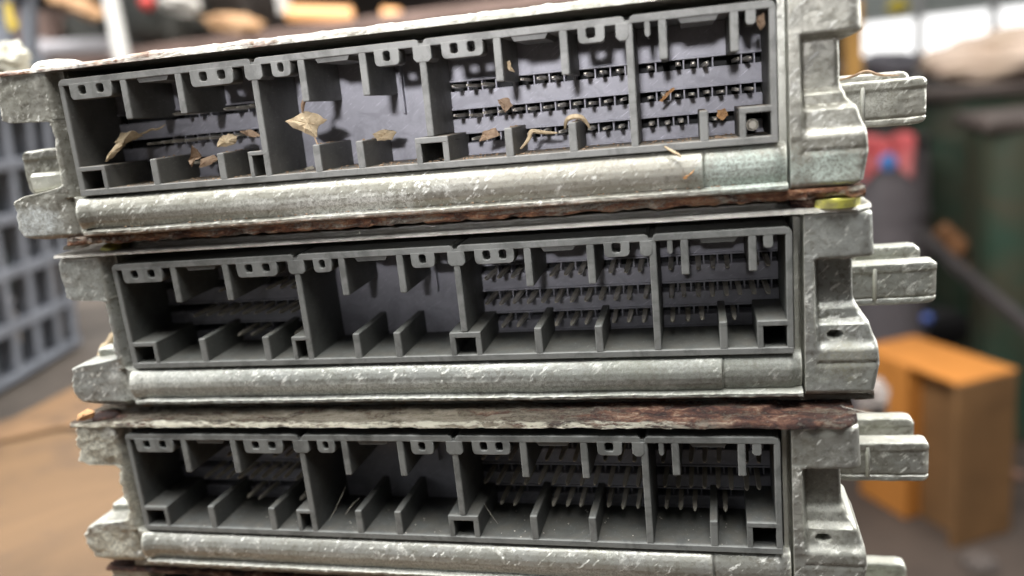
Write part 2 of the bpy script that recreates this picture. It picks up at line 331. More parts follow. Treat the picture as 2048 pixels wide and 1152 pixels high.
# ------------------------------------------------------------------ control unit parts (mm, x right, y depth, z up)
def connector_mesh():
    bm = bmesh.new(); D = 18.6; b = 0.16
    blocks = [(0, 49.3), (50.1, 88.2), (89.0, 131.2), (132.0, 160)]
    for i, (x0, x1) in enumerate(blocks):           # top rails with cut corners: the V notches
        cr = 1.35 if i == 3 else 0.9
        cl = 1.2 if i == 0 else 0.9
        pts = [(x0, -1.55), (x0, -cl), (x0 + cl * .35, -cl * .3), (x0 + cl, 0), (x1 - cr, 0), (x1 - cr * .3, -cr * .3), (x1, -cr), (x1, -1.55)]
        prism(bm, pts, 0, D, b)
    for xc in (49.7, 88.6, 131.6): box(bm, xc - .8, xc + .8, .25, D, -1.5, -.85)
    box(bm, 0, 160, 0, D, -27.2, -25.7, b)          # floor
    box(bm, 0, 1.3, .04, D, -25.8, -1.4, b); box(bm, 158.7, 160, .04, D, -25.8, -1.4, b)
    for xc, zb in ((49.6, -25.8), (88.6, -20.2), (131.9, -25.8)): box(bm, xc - .75, xc + .75, .06, D, zb, -1.3, b)     # main dividers
    for xc, zt in ((17, -10.4), (31.1, -10.4), (61.1, -10.4), (75.3, -10.4), (104.9, -10.2), (118.7, -10.2), (138.5, -9.1), (152.2, -9.0)):
        box(bm, xc - .82, xc + .82, .03, D, zt, -1.4, .25, 2)
    for xc in (21, 38.3, 61.9, 72.15, 105.6, 119.2, 145.8):
        box(bm, xc - .85, xc + .85, .03, D, -25.9, -19.8, .25, 2)
    def cell(x0, x1, zt, w=1.1):                    # square socket
        box(bm, x0, x1, .02, D, zt - w, zt, .14); box(bm, x0, x0 + w, .05, D, -25.8, zt - w + .1, .1); box(bm, x1 - w, x1, .05, D, -25.8, zt - w + .1, .1)
    cell(.4, 8.0, -20.3); cell(45.2, 50.1, -20.1, .95); cell(84.9, 92.3, -20.3, 1.3); cell(152.7, 159.9, -19.8, 1.2)
    # side pads below each notch
    for x0, x1 in ((47.6, 51.8), (86.7, 90.7), (129.3, 131.9)):
        c = .7; prism(bm, [(x0, -1.3), (x0, -4.7 + c), (x0 + c, -4.7), (x1 - c, -4.7), (x1, -4.7 + c), (x1, -1.3)], -.05, 6, .15)
    for x0, x1 in ((20.2, 28.6), (64.2, 72.4), (107.8, 115.6), (141.4, 149.4)):   # flat keys under the top rail
        prism(bm, [(x0, -1.4), (x0 + .7, -2.55), (x1 - .7, -2.55), (x1, -1.4)], .5, 15)
    for xc, hw, zt in ((135.55, .55, -4.5), (155.3, .95, -4.2)):
        prism(bm, [(xc - hw, -1.4), (xc - hw, zt + .5), (xc - hw + .4, zt), (xc + hw - .4, zt), (xc + hw, zt + .5), (xc + hw, -1.4)], .05, 8, .12)
    # tabs with square holes, cut as 2D curve shapes
    def tab(x0, x1, zb, holes, deep=4.5):
        cu = bpy.data.curves.new('tabc', 'CURVE'); cu.dimensions = '2D'; cu.fill_mode = 'BOTH'; cu.extrude = deep / 2 - .12; cu.bevel_depth = .12; cu.bevel_resolution = 1; cu.offset = -.12
        def poly(pp):
            s = cu.splines.new('POLY'); s.points.add(len(pp) - 1); s.use_cyclic_u = True
            for q, p in zip(s.points, pp): q.co = (p[0], p[1], 0, 1)
        r = .9
        poly([(x0, -1.2), (x0, zb + r), (x0 + r * .3, zb + r * .3), (x0 + r, zb), (x1 - r, zb), (x1 - r * .3, zb + r * .3), (x1, zb + r), (x1, -1.2)])
        for (hx, hz, hw, hh) in holes:
            c = .35; poly([(hx - hw, hz - hh + c), (hx - hw + c, hz - hh), (hx + hw - c, hz - hh), (hx + hw, hz - hh + c), (hx + hw, hz + hh - c), (hx + hw - c, hz + hh), (hx - hw + c, hz + hh), (hx - hw, hz + hh - c)])
        o = bpy.data.objects.new('tabc', cu); COL.objects.link(o); bpy.context.view_layer.update()
        me = bpy.data.meshes.new_from_object(o.evaluated_get(bpy.context.evaluated_depsgraph_get()))
        tt = bmesh.new(); tt.from_mesh(me)
        # curve lies in xy with thickness in z: turn y->z, z->-y
        for v_ in tt.verts: v_.co = Vector((v_.co.x, deep / 2 - v_.co.z - .08, v_.co.y))
        merge(bm, tt); bpy.data.meshes.remove(me); bpy.data.objects.remove(o); bpy.data.curves.remove(cu)
    tab(2.9, 13.9, -4.9, [(6.2, -2.75, .95, 1.0), (10.9, -2.75, .95, 1.0)])
    tab(34.2, 44.7, -4.9, [(37.4, -2.75, .95, 1.0), (41.9, -2.75, .95, 1.0)])
    tab(54.1, 58.6, -4.6, [(56.3, -2.6, .7, 1.0)])
    tab(78.1, 83.6, -4.7, [(80.8, -2.7, .8, 1.05)])
    tab(93.0, 101.9, -4.6, [(95.7, -2.6, .85, 1.05), (99.4, -2.6, .85, 1.05)])
    tab(121.7, 127.1, -4.5, [(124.3, -2.5, .95, 1.05)])
    bmesh.ops.scale(bm, vec=(MM,) * 3, verts=bm.verts)
    me = bpy.data.meshes.new('connector_shell'); bm.to_mesh(me); bm.free(); return me

ROWS = {'A': -10.0, 'B': -16.3, 'C': -21.9}
PINS = []
for x in (22.6, 25.9, 36.2, 39.5, 42.8, 46.1): PINS.append((x, 'A'))
for k in range(10): PINS.append((14.4 + 3.4 * k, 'B'))
for x in (26, 29.3, 41.6, 44.6): PINS.append((x, 'C'))
for x in (92.2, 95.6, 98.9, 107.8, 111.3, 114.7, 121.7, 125.1, 128.4): PINS.append((x, 'A'))
for k in range(12): PINS.append((92.0 + 3.37 * k, 'B'))
for x in (95.5, 98.9, 108.4, 111.8, 115.2, 121.7, 125.1, 128.5): PINS.append((x, 'C'))
for x in (135.1, 141.1, 144.2, 147.3, 153.3, 156): PINS.append((x, 'A'))
for k in range(8): PINS.append((135.0 + 3.0 * k, 'B'))
for x in (135, 138.4, 141.6, 148.4): PINS.append((x, 'C'))

def tray_mesh():
    """stepped rear wall: bands between the terminal slots, with small webs between the slots"""
    bm = bmesh.new()
    for x0, x1 in ((1.2, 49), (89.2, 131.3), (132.5, 158.8)):
        for z0, z1, y in ((-8.9, -1.5, 17.6), (-15.2, -11.0, 17.2), (-20.8, -17.3, 16.8), (-25.8, -22.9, 17.0)):
            box(bm, x0, x1, y, 22, z0, z1, .18)
            box(bm, x0, x1, y - .5, 21.9, z0 - .01, z0 + .45, .1)
        box(bm, x0, x1, 21, 22.2, -25.9, -1.4)
        for x, r in PINS:
            if x0 < x < x1:
                z = ROWS[r]; box(bm, x + 1.1, x + 1.45, 17.6, 21.5, z - 1.4, z + 1.5, .08)
    for z0, z1 in ((-25.8, -1.5),): box(bm, 50.2, 88.0, 18.4, 22, z0, z1, .2)
    # upright ribs on the rear wall
    for x in (77.5, 104.5, 118.4): box(bm, x - .3, x + .3, 17.0, 21.8, -14.8, -1.6, .1)
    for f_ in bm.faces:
        if f_.calc_center_median().y > 20.7: f_.material_index = 1  # slot backs painted black, recess shade put into the colour
    bmesh.ops.scale(bm, vec=(MM,) * 3, verts=bm.verts)
    me = bpy.data.meshes.new('terminal_carrier'); bm.to_mesh(me); bm.free(); return me

def pin_mesh():
    bm = bmesh.new()
    prof = [(8.6, .14, .12), (9.6, .46, .30), (15, .56, .34), (21.6, .58, .38)]
    R = []
    for y, hx, hz in prof: R.append([bm.verts.new((sx * hx, y, sz * hz)) for sx, sz in ((-1, -1), (1, -1), (1, 1), (-1, 1))])
    for a, b_ in zip(R, R[1:]):
        for i in range(4): bm.faces.new((a[i], a[(i + 1) % 4], b_[(i + 1) % 4], b_[i]))
    bm.faces.new(R[0][::-1]); bm.faces.new(R[-1])
    bmesh.ops.recalc_face_normals(bm, faces=bm.faces)
    bmesh.ops.scale(bm, vec=(MM,) * 3, verts=bm.verts)
    me = bpy.data.meshes.new('terminal_pin'); bm.to_mesh(me); bm.free(); return me
ME_CON, ME_TRAY, ME_PIN = connector_mesh(), tray_mesh(), pin_mesh()
ME_CON.materials.append(M_PLA); ME_TRAY.materials.append(M_TRAY); ME_TRAY.materials.append(M_SLOT_SHADE); ME_PIN.materials.append(M_PIN)

def frange(a, b, s):
    n = max(1, int(round((b - a) / s))); return [a + (b - a) * i / n for i in range(n + 1)]

def housing(seed, mat, parent, crust=0.0, slope=0.0):
    bm = bmesh.new(); off = Vector((seed * 31.7, seed * 9.1, seed * 17.3))
    def nz(x, z, k=1.0): return (fbm(Vector((x, 0, z)) + off, .22) * .11 + fbm(Vector((x, 3, z)) + off, 1.2, 3) * .022) * k
    # --- right column
    XR = [(-36.6, 174.6), (-35.8, 176.0), (-30, 177.0), (-25.6, 176.6), (-24, 175.9), (-21.2, 175.0), (-19.6, 173.4), (-16.5, 172.5), (-8.6, 172.4), (-8.0, 174.6), (-7.2, 176.0), (1.6, 175.6), (2.1, 175.0)]
    zs = frange(-36.6, -26.3, .45) + frange(-25.9, -8.7, .35) + frange(-8.6, -6.6, .12) + frange(-6.3, 2.1, .4)
    us = [0, .01] + frange(.03, .30, .02) + frange(.33, .9, .03) + frange(.91, 1.0, .012)
    rows = []
    REC = [(-26.6, 0), (-25.6, .9), (-24.9, 1.3), (-21.6, 1.6), (-20.6, 3.1), (-18.6, 3.4), (-17.4, 4.6), (-8.4, 5.0), (-7.9, 4.6), (-7.0, .15), (-6.6, 0)]
    for z in zs:
        r = []; xr = interp(z, XR)
        for u in us:
            x = 162.2 + u * (xr - 162.2)
            d = interp(z, REC)
            rim = 1 - sstep(164.0, 165.4, x)
            if -27 < z < -6.5: d = d * (1 - rim) - .15 * rim
            rr = 3.2 if z > -7.4 else 1.3
            q = max(0, (x - (xr - rr)) / rr); d += rr * (1 - math.sqrt(max(0, 1 - q * q))) * (.95 if z > -7.4 else 1.0)
            d += .35 * math.exp(-((z + 29.6) / .28) ** 2) * (x > 164.5)         # casting seam
            hd = math.hypot(x - 168.3, (z + 23.7) * 1.5)
            if hd < 1.5 and seed > 1: d += 2.6 * (1 - sstep(1.1, 1.5, hd))
            if z < -35.9: d += (-35.9 - z) * 1.2
            k = 1 + crust * .8
            r.append(Vector((x, d + nz(x, z, k) * (.4 if q > .8 else 1), z + (nz(z * 3, x) * .5))))
        rows.append(r)
    grid_solid(bm, rows, 1, 20)
    # --- left column with two lugs
    XL = [(-37.0, -14), (-36.2, -18.6), (-34, -20.2), (-30, -19.6), (-27.2, -19.2), (-26.2, -17), (-25.3, -9.5), (-24.4, -5.0), (-17, -4.6), (-9.6, -4.4), (-9.0, -5.5), (-8.6, -13.5), (-7.8, -15.4), (-3, -15.6), (1.4, -15.2), (2.1, -14.6)]
    zs = frange(-37.0, -24.0, .35) + frange(-23.6, -10.2, .4) + frange(-9.9, -8.0, .14) + frange(-7.7, 2.1, .4)
    us = frange(0, .1, .012) + frange(.13, .75, .03) + frange(.77, 1.0, .02)
    rows = []
    for z in zs:
        xl = interp(z, XL) - (2.2 if seed == 1 and z > -8.7 else 0); r = []
        cr = crust * (1.0 if z < -24 or z > -10 else .5)
        xl += (fbm(Vector((z, seed * 5, 1)), .35) * 1.0 + fbm(Vector((z, seed * 5, 7)), 1.1, 3) * .4) * (.35 + cr * 1.3)
        for u in us:
            x = xl + u * (-.3 - xl)
            q = max(0, ((xl + 1.2) - x) / 1.2); d = 1.2 * (1 - math.sqrt(max(0, 1 - q * q)))
            if z > -27.3: d += 3.0 * sstep(-3.2, -1.2, x)
            else:
                d += .9 * math.exp(-((x + 3.0) / .9) ** 2)
            if z < -36: d += (-36 - z) * .8
            d += nz(x, z, 1 + cr * 3.2)
            r.append(Vector((x, d, z)))
        rows.append(r)
    grid_solid(bm, rows, 1, 20)
    # --- lower rail under the connector
    PR = [(-36.9, -.2), (-36.5, -1.0), (-35.7, -1.05), (-35.45, -.4), (-35.2, .35), (-34.6, -.1), (-33.4, -.95), (-32, -1.35), (-30.6, -1.3), (-29.4, -.8), (-28.5, -.1), (-28.0, .5), (-27.6, 1.4), (-27.4, 2.6)]
    zs = frange(-36.9, -34.6, .16) + frange(-34.3, -28.6, .3) + frange(-28.4, -27.4, .16)
    rows = []
    for z in zs:
        r = []
        for x in frange(-.6, 161.6, .5):
            d = interp(z, PR)
            if d < 0 and z > -35: d *= .88
            if z > -35.2:
                if x > 145.5: d = d * .75 + .45
                d += .5 * math.exp(-((x - 145.4) / .22) ** 2)
                d += 1.0 * sstep(158.8, 161.4, x) - .9 * (1 - sstep(-.3, 3.0, x)) * (z > -35)
            d += nz(x, z, .45)
            if z < -35.4: d += fbm(Vector((x, seed, z)), .8, 4) * .22; 
            r.append(Vector((x, d, z + fbm(Vector((x, seed * 3, 0)), .09, 2) * .12)))
        rows.append(r)
    grid_solid(bm, rows, 1, 20)
    # --- body behind
    box(bm, -4.2, -.2, 4, 118, -36.2, 1.9, .4); box(bm, 160.6, 172.2, 6, 118, -36.2, 1.9, .4)
    box(bm, -.3, 160.8, 4, 118, -36.3, -28.2); box(bm, -.3, 160.8, 24, 118, -28.3, 1.9)
    box(bm, -1.6, -.35, 3.4, 24, -28.0, 1.6); box(bm, 160.5, 161.4, 3.4, 24, -28, 1.6)
    o = mesh_obj('housing', bm, mat, parent, smooth=42); return o

def lid(seed, mat, parent, style):
    tone = {1: 0, 2: 0, 3: 0, 4: 0}
    bm = bmesh.new(); rng = random.Random(seed)
    EM = {1: 1.0, 2: 1.15, 3: .75, 4: .75}[style]
    flaky = {1: .4, 2: .05, 3: .75, 4: .4}[style]
    ys = [-.5, -.45, -.3, 0, .4, 1, 1.6, 2.2, 2.5, 2.7, 2.9, 3.1, 3.3, 3.6, 4, 4.4, 4.8, 5.2, 5.6, 6, 6.6, 7.4, 8.4, 9.6, 11, 13, 16, 20, 30, 50, 80, 110, 118]
    xs = frange(-15.4, 175.3, .6); rows = []
    for y in ys:
        r = []
        for x in xs:
            e0 = (2.4 if style == 2 else 4.2) + max(0, x - 157) * 1.1 + (max(0, 7 - x) * .8 if style != 1 else 0)
            z = 3.35 + EM * sstep(e0, e0 + (.7 if style == 2 else 1.4), y) * sstep(174, 170, x) * sstep(-15, -6, x)
            if style == 1: z = 3.35 + .5 * sstep(14, 24, x)
            n = fbm(Vector((x * .5, y, seed * 7)), .5, 5)
            z += flaky * (n * .55 + max(0, fbm(Vector((x, y * 1.4, seed)), .9, 4)) * .5) * (1 if y > .2 else .5)
            z += fbm(Vector((x, 0, seed)), .02, 2) * .15
            yy = y
            if y <= 1: yy = y + fbm(Vector((x, 5, seed)), .45, 5) * (flaky * .7 + .04)
            fr = {(-.5): -1.1, (-.45): -.72, (-.3): -.40, 0: -.12}.get(y, 0) * (.6 if style == 2 else 1)
            c = 0
            if x > 172.3 and y < 3: yy += (x - 172.3) * .9
            r.append(Vector((x, yy, z + fr)))
        rows.append(r)
    grid_solid(bm, rows, 2, 2.5 if style == 2 else 2.15)
    # front lip keeps a ragged lower edge
    o = mesh_obj('lid', bm, mat, parent, smooth=50); return o

def bottom_plate(seed, mat, parent, style):
    bm = bmesh.new(); rows = []
    d0 = {1: -.1, 2: 2.2, 3: 1.0, 4: 1.0}[style]; th = {1: 2.0, 2: 1.9, 3: 1.9, 4: 1.9}[style]; fl = {1: .5, 2: .3, 3: .2, 4: .2}[style]
    for z in frange(-36.85 - th, -36.85, .24):
        r = []
        for x in frange(-6.5, 176.2, .5):
            q = abs((z + 36.85 + th / 2) / (th / 2)); d = d0 + .35 * q ** 3
            d += fbm(Vector((x, z * 2, seed * 3)), .5, 5) * fl + fbm(Vector((x, z * 2, seed * 3)), 1.6, 3) * fl * .4
            zz = z
            if z < -37.3: zz += fbm(Vector((x, 0, seed * 5)), .28, 4) * (.45 if style == 1 else .15) * min(1, (-37.3 - z))
            r.append(Vector((x, d, zz)))
        rows.append(r)
    grid_solid(bm, rows, 1, 9)
    box(bm, -6, 174, 8.8, 118, -37.4, -36.4)
    return mesh_obj('bottom_plate', bm, mat, parent, smooth=50)

def bracket(parent, mat, side, seed):
    """mounting bracket beside the case: two upright flanges joined by a shelf"""
    bm = bmesh.new(); rows = []
    def flange(x0, x1, z0, z1, y0, y1, r):
        rows = []; cz = (z0 + z1) / 2
        for z in frange(z0, z1, .3):
            rr = []
            dz = min(z - z0, z1 - z); ins = r - math.sqrt(max(0, r * r - max(0, r - dz) ** 2)) if dz < r else 0
            xe = x1 - ins * (1 if x1 > x0 else -1)
            for u in frange(0, 1, .03):
                x = x0 + u * (xe - x0)
                e_ = min(dz, abs(xe - x)); q = max(0, 1 - e_ / .7)
                d = y0 + .7 * (1 - math.sqrt(max(0, 1 - q * q))) + fbm(Vector((x, seed, z)), .3, 4) * .25
                ridge = sstep(z1 - 2.6, z1 - 2.0, z) * .5
                d -= ridge * .6
                if side > 0 and z < z0 + 2.2: d += .5 * math.exp(-((z - z0 - 1.9) / .2) ** 2)
                rr.append(Vector((x, d, z + fbm(Vector((x, seed * 2, 0)), .12, 2) * .25)))
            rows.append(rr)
        grid_solid(bm, rows, 1, y1)
    if side > 0:
        flange(171.8, 196.6, -27.9, -17.2, 35.5, 39.5, 1.6)
        flange(171.8, 195.6, -27.9, -15.6, 46.5, 50, 2.4)
        box(bm, 172, 192.5, 39, 47, -27.5, -25.4, .4)
        box(bm, 182.2, 183.2, 34.95, 36.4, -26.5, -18.4, .3)
    else:
        if seed == 14:
            flange(-3.8, -21.5, -26.5, -15.4, 8, 12, 2.4)
            box(bm, -18, -4, 5.0, 8.3, -25.6, -21.0, .8); box(bm, -14.5, -4, 11.6, 44.4, -26, -24.4, .4)
        else:
            flange(-3.8, -15.5, -29.5, -23.6, 7, 12, 1.2); box(bm, -12.5, -4, 11.6, 44.4, -29, -27.4, .4)
    return mesh_obj('mounting_bracket', bm, mat, parent, smooth=45)

t = NT('zinc yellow plating'); vv = t.mapping(1000)
M_YEL = t.out(t.mix(t.ramp(t.noise(vv, .5), [(.4, 0.0), (.6, 1.0)]), (0.62, 0.60, 0.12), (0.36, 0.33, 0.13)), 0.35, 0.5, t.bump(t.noise(vv, 2), .4, .0002))
M_RUSTN = rusty('rusted screw', 21, 0.75, dark=True)
M_CRUST = aluminium('white crust', 9, [], tint=(0.62, 0.58, 0.48), fleck=0.5)

def screw(parent, x, y, z, mat, r=3.2, h=1.5, seed=0):
    bm = bmesh.new(); t_ = bmesh.new()
    bmesh.ops.create_uvsphere(t_, u_segments=36, v_segments=18, radius=1)
    for v_ in t_.verts:
        p = v_.co; n = fbm(p * 1.3 + Vector((seed, 0, 0)), 1.0, 4) * .12
        v_.co = Vector((p.x * (1 + n) * r + x, p.y * (1 + n) * r + y, z + (max(-.5, p.z) if p.z < 0 else p.z ** .8 if p.z > 0 else 0) * h * (1 + n)))
    merge(bm, t_)
    return mesh_obj('screw', bm, mat, parent, smooth=60)

UNIT = {
    1: (Vector((0.0019283, 0.0018743, 0.0880137)), ((0.9992072, -0.0393181, 0.0062454), (0.0392136, 0.9991017, 0.0160637), (-0.0068714, -0.015806, 0.9998515))),
    2: (Vector((0.0038936, 0.0036696, 0.0433995)), ((0.9997163, -0.023431, 0.0042751), (0.0234749, 0.9996689, -0.0105333), (-0.0040269, 0.0106307, 0.9999354))),
    3: (Vector((0, 0, 0)), ((1, 0, 0), (0, 1, 0), (0, 0, 1))),
    4: (Vector((-0.001, 0.0015, -0.0428)), ((1, 0, 0), (0, 1, 0), (0, 0, 1)))}
LAB = {1: 'topmost corroded control unit of the stack, dried leaf scraps inside its open grey connector',
       2: 'control unit second from the top, clean lid edge with two bright lines and yellow screw',
       3: 'control unit third from the top, under a lid covered in dark red rust',
       4: 'lowest control unit, mostly hidden below the others at the bottom edge'}
ROOT = {}
def unit_matrix(i):
    T, R = UNIT[i]; M = Matrix([list(r) for r in R]).to_4x4(); M.translation = T; return M
for i in (1, 2, 3, 4):
    root = empty('engine_control_unit'); root.matrix_world = unit_matrix(i); ROOT[i] = root
    tag(root, LAB[i], 'control unit', 'stacked engine control units')
    crust = {1: .35, 2: .25, 3: 1.0, 4: .4}[i]
    housing(i, M_ALU[i - 1], root, crust)
    lid(i, M_LID[i - 1], root, i); bottom_plate(i, M_BOT[i - 1], root, i)
    bracket(root, M_ALU[i - 1], 1, i + 3); bracket(root, M_ALU[i - 1], -1, i + 13)
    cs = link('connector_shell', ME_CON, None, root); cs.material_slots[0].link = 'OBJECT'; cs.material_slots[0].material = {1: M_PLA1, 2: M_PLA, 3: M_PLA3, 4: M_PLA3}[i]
    link('terminal_carrier', ME_TRAY, None, root)
    if i < 4:
        rng = random.Random(i)
        for x, r in PINS:
            b_ = 3.0 if rng.random() < .12 else 1.0          # a few bent ones
            o = link('terminal_pin', ME_PIN, None, root); o.location = (x * MM, rng.uniform(-.3, .3) * MM, ROWS[r] * MM)
            o.rotation_euler = (rng.uniform(-.012, .012) * b_, rng.uniform(-.25, .25), rng.uniform(-.012, .012) * b_)
# screws seen on the lids
screw(ROOT[1], -3.5, 6, 3.2, M_CRUST, 6.0, 2.0, 3)
screw(ROOT[1], 168.2, 5.6, 3.2, M_CRUST, 3.4, 1.5, 4)
screw(ROOT[2], -1.5, 5, 3.3, M_YEL, 3.4, 1.6, 5)
screw(ROOT[3], -8, 4.5, 3.3, M_RUSTN, 3.6, 1.1, 6)

bm = bmesh.new(); cyl(bm, (155.6, 6, -23.6), (155.6, 14, -23.6), 1.2, 1.2, 20); cyl(bm, (155.6, 5.4, -23.6), (155.6, 6.0, -23.6), .8, 1.1, 20)
mesh_obj('guide_pin', bm, M_PIN, ROOT[1], smooth=40)
# yellow zinc screw head with rusty boss between the first and second unit
bm = bmesh.new(); cyl(bm, (168.6, 3.4, 3.3), (168.6, 3.4, 4.9), 4.9, 4.8, 40); cyl(bm, (168.6, 4.5, 4.4), (168.6, 4.5, 5.0), 4.2, 3.8, 40)
o = mesh_obj('screw', bm, M_YEL, ROOT[2], smooth=40); tag(o, 'bright yellow plated screw flange at the right corner of the lid')
bm = bmesh.new(); t_ = bmesh.new(); bmesh.ops.create_cone(t_, cap_ends=True, segments=6, radius1=3.7, radius2=4.3, depth=3.0)
bmesh.ops.bevel(t_, geom=t_.edges[:], offset=.3, segments=2, affect='EDGES'); bmesh.ops.translate(t_, vec=(165.9, 4.2, -40.1), verts=t_.verts); merge(bm, t_)
mesh_obj('screw', bm, M_RUSTN, ROOT[1], smooth=30)

# ------------------------------------------------------------------ debris resting in and on the units
def chip(name, label, cat, unit, pts, thick, col, bend=0.0, seed=0, y=None, group=None):
    """ragged dry flake: outline in (x,z) with its own depth at each point"""
    bm = bmesh.new(); rng = random.Random(seed)
    c = Vector((sum(p[0] for p in pts) / len(pts), sum(p[1] for p in pts) / len(pts), sum(p[2] for p in pts) / len(pts)))
    ring = []
    n = len(pts)
    for k in range(n):
        a, b_ = Vector(pts[k]), Vector(pts[(k + 1) % n])
        for q in range(4):
            p = a.lerp(b_, q / 4); j = (b_ - a).length * .06
            ring.append(p + Vector((rng.uniform(-j, j), rng.uniform(-j, j), rng.uniform(-j, j))))
    c.y += bend
    def layer(off):
        V = [bm.verts.new(p + Vector((0, off, 0))) for p in ring]; mid = [bm.verts.new(c.lerp(p, .5) + Vector((rng.uniform(-.15, .15), off + bend * .3 + rng.uniform(-.2, .2), 0))) for p in ring]
        cc = bm.verts.new(c + Vector((0, off, 0)))
        return V, mid, cc
    A, Bq = layer(0), layer(thick); m = len(ring)
    for L, s in ((A, 1), (Bq, -1)):
        V, mid, cc = L
        for k in range(m):
            k2 = (k + 1) % m
            f1 = (V[k], V[k2], mid[k2], mid[k]); f2 = (mid[k], mid[k2], cc)
            bm.faces.new(f1 if s > 0 else f1[::-1]); bm.faces.new(f2 if s > 0 else f2[::-1])
    for k in range(m):
        k2 = (k + 1) % m; bm.faces.new((A[0][k], Bq[0][k], Bq[0][k2], A[0][k2]))
    o = mesh_obj(name, bm, col, None, smooth=25); o.matrix_world = unit_matrix(unit)
    return tag(o, label, cat, group)
def strand(name, label, cat, unit, pts, r, col, group=None, n=6):
    cu = bpy.data.curves.new('s', 'CURVE'); cu.dimensions = '3D'; cu.bevel_depth = r * MM; cu.bevel_resolution = 1; cu.resolution_u = 8
    s = cu.splines.new('NURBS'); s.points.add(len(pts) - 1); s.order_u = 3; s.use_endpoint_u = True
    for k, (q, p) in enumerate(zip(s.points, pts)): q.co = (p[0] * MM, p[1] * MM, p[2] * MM, 1); q.radius = 1 if 0 < k < len(pts) - 1 else .4
    o = bpy.data.objects.new('s', cu); COL.objects.link(o); bpy.context.view_layer.update()
    me = bpy.data.meshes.new_from_object(o.evaluated_get(bpy.context.evaluated_depsgraph_get())); me.name = name
    bpy.data.objects.remove(o); bpy.data.curves.remove(cu)
    q = link(name, me, col, None, 60); q.matrix_world = unit_matrix(unit); return tag(q, label, cat, group)
def leafmat(name, c, c2):
    t = NT(name); v = t.mapping(1000); n = t.noise(v, .8, 6, .7)
    return t.out(t.mix(t.ramp(n, [(.35, 0.0), (.65, 1.0)]), c, c2), .75, 0, t.bump(t.noise(v, 2.5), .6, .0002))
L_TAN = leafmat('dry tan leaf', (0.62, 0.50, 0.33), (0.44, 0.33, 0.20))
L_BRN = leafmat('dry brown leaf', (0.42, 0.30, 0.20), (0.25, 0.16, 0.10))
L_ORG = leafmat('dry orange flake', (0.62, 0.34, 0.14), (0.42, 0.24, 0.12))
M_HAIR = leafmat('pale fibre', (0.75, 0.72, 0.62), (0.6, 0.57, 0.5))
# -- top unit (x, depth, z)
chip('leaf_scrap', 'crumpled tan leaf scrap at the left end of the top unit', 'leaf scrap', 1, [(9.5, 6, -13.2), (13.5, 5, -12.9), (14.8, 7, -14.3), (12.2, 6, -15.2), (10.2, 4, -16.6), (9.0, 4, -15.4)], .25, L_TAN, -.8, 1)
chip('leaf_scrap', 'narrow pointed tan leaf blade hanging below the crumpled scrap at the far left', 'leaf scrap', 1, [(10.6, 3, -15.4), (11.6, 3, -16.2), (9.4, 2.4, -18.4), (6.6, 2, -19.7), (8.2, 2.2, -17.6)], .2, L_TAN, -.4, 2)
strand('straw', 'thin dry stalk trailing right from the crumpled scrap', 'straw', 1, [(13, 6.4, -14.0), (15.5, 7, -13.8), (17.2, 7, -12.9), (18.4, 8, -13.3), (20.5, 8, -12.2)], .28, L_TAN)
chip('leaf_scrap', 'curled brown leaf flake standing behind the second lower wall of the top unit', 'leaf scrap', 1, [(29.0, 4, -17.6), (30.2, 4, -18.7), (30.6, 5, -20.6), (28.6, 4.4, -21.2), (28.2, 3.6, -22.6), (27.4, 4, -21.0), (28.4, 4, -19.8)], .25, L_BRN, .8, 3)
chip('leaf_scrap', 'dark brown crumb lying right beside the curled brown flake', 'leaf scrap', 1, [(30.2, 5, -21.0), (33, 6, -20.2), (34, 6, -21.4), (32, 5, -22.6), (29.4, 5, -22.8)], .3, L_BRN, -.5, 4)
chip('leaf_scrap', 'tan leaf scrap caught on the third lower wall of the top unit', 'leaf scrap', 1, [(35.8, 5, -16.6), (38.4, 5, -15.6), (40.4, 5, -16.4), (39.8, 5, -18.0), (37.6, 4.4, -18.6), (35.4, 4, -18.4)], .25, L_TAN, -.6, 5)
chip('leaf_scrap', 'small ragged brown sliver left of the first main divider', 'leaf scrap', 1, [(40.6, 6, -15.4), (43.6, 6, -15.2), (46.4, 5, -16.8), (44.6, 5, -17.2), (42.0, 6, -16.4)], .2, L_BRN, -.3, 6)
chip('leaf_fragment', 'large pale tan diamond shaped leaf in the second bay of the top unit', 'leaf', 1, [(54.6, 2.2, -14.2), (59.0, 1.8, -12.4), (61.6, 2.2, -12.8), (63.9, 3.4, -14.6), (62.0, 2.6, -16.0), (61.4, 2, -18.4), (58.2, 1.6, -16.8)], .2, L_TAN, -.9, 7)
strand('straw', 'dark dry stalk above the large diamond shaped leaf', 'straw', 1, [(59.2, 1.6, -12.6), (59.6, 1.2, -11.2), (60.2, .9, -10.2), (61.2, .6, -9.4), (60.6, .8, -8.8)], .5, L_BRN)
strand('straw', 'thin brown stem dangling below the large diamond shaped leaf', 'straw', 1, [(61.0, 2, -18.0), (61.6, 1.6, -19.6), (62.2, 1.2, -21.0)], .3, L_BRN)
chip('leaf_scrap', 'dusty pale tuft on the right hand lower wall of the second bay', 'leaf scrap', 1, [(72.4, 8, -18.6), (75.2, 9, -17.8), (77.6, 10, -18.8), (76.4, 9, -20.4), (73.4, 8, -20.4)], .3, L_TAN, -.6, 8)
chip('leaf_crumb', 'tiny white crumb on the floor of the second bay', 'crumb', 1, [(57.0, 3, -24.9), (59.0, 3, -24.5), (59.0, 4, -25.2), (57.2, 3.6, -25.4)], .25, M_HAIR, 0, 9)
chip('leaf_scrap', 'brown leaf crumb right of the square socket in the third bay', 'leaf scrap', 1, [(98.4, 7, -20.4), (101.4, 7, -19.8), (102.2, 7, -21.4), (100.0, 6, -22.0), (97.6, 6, -22.4)], .3, L_BRN, -.5, 10)
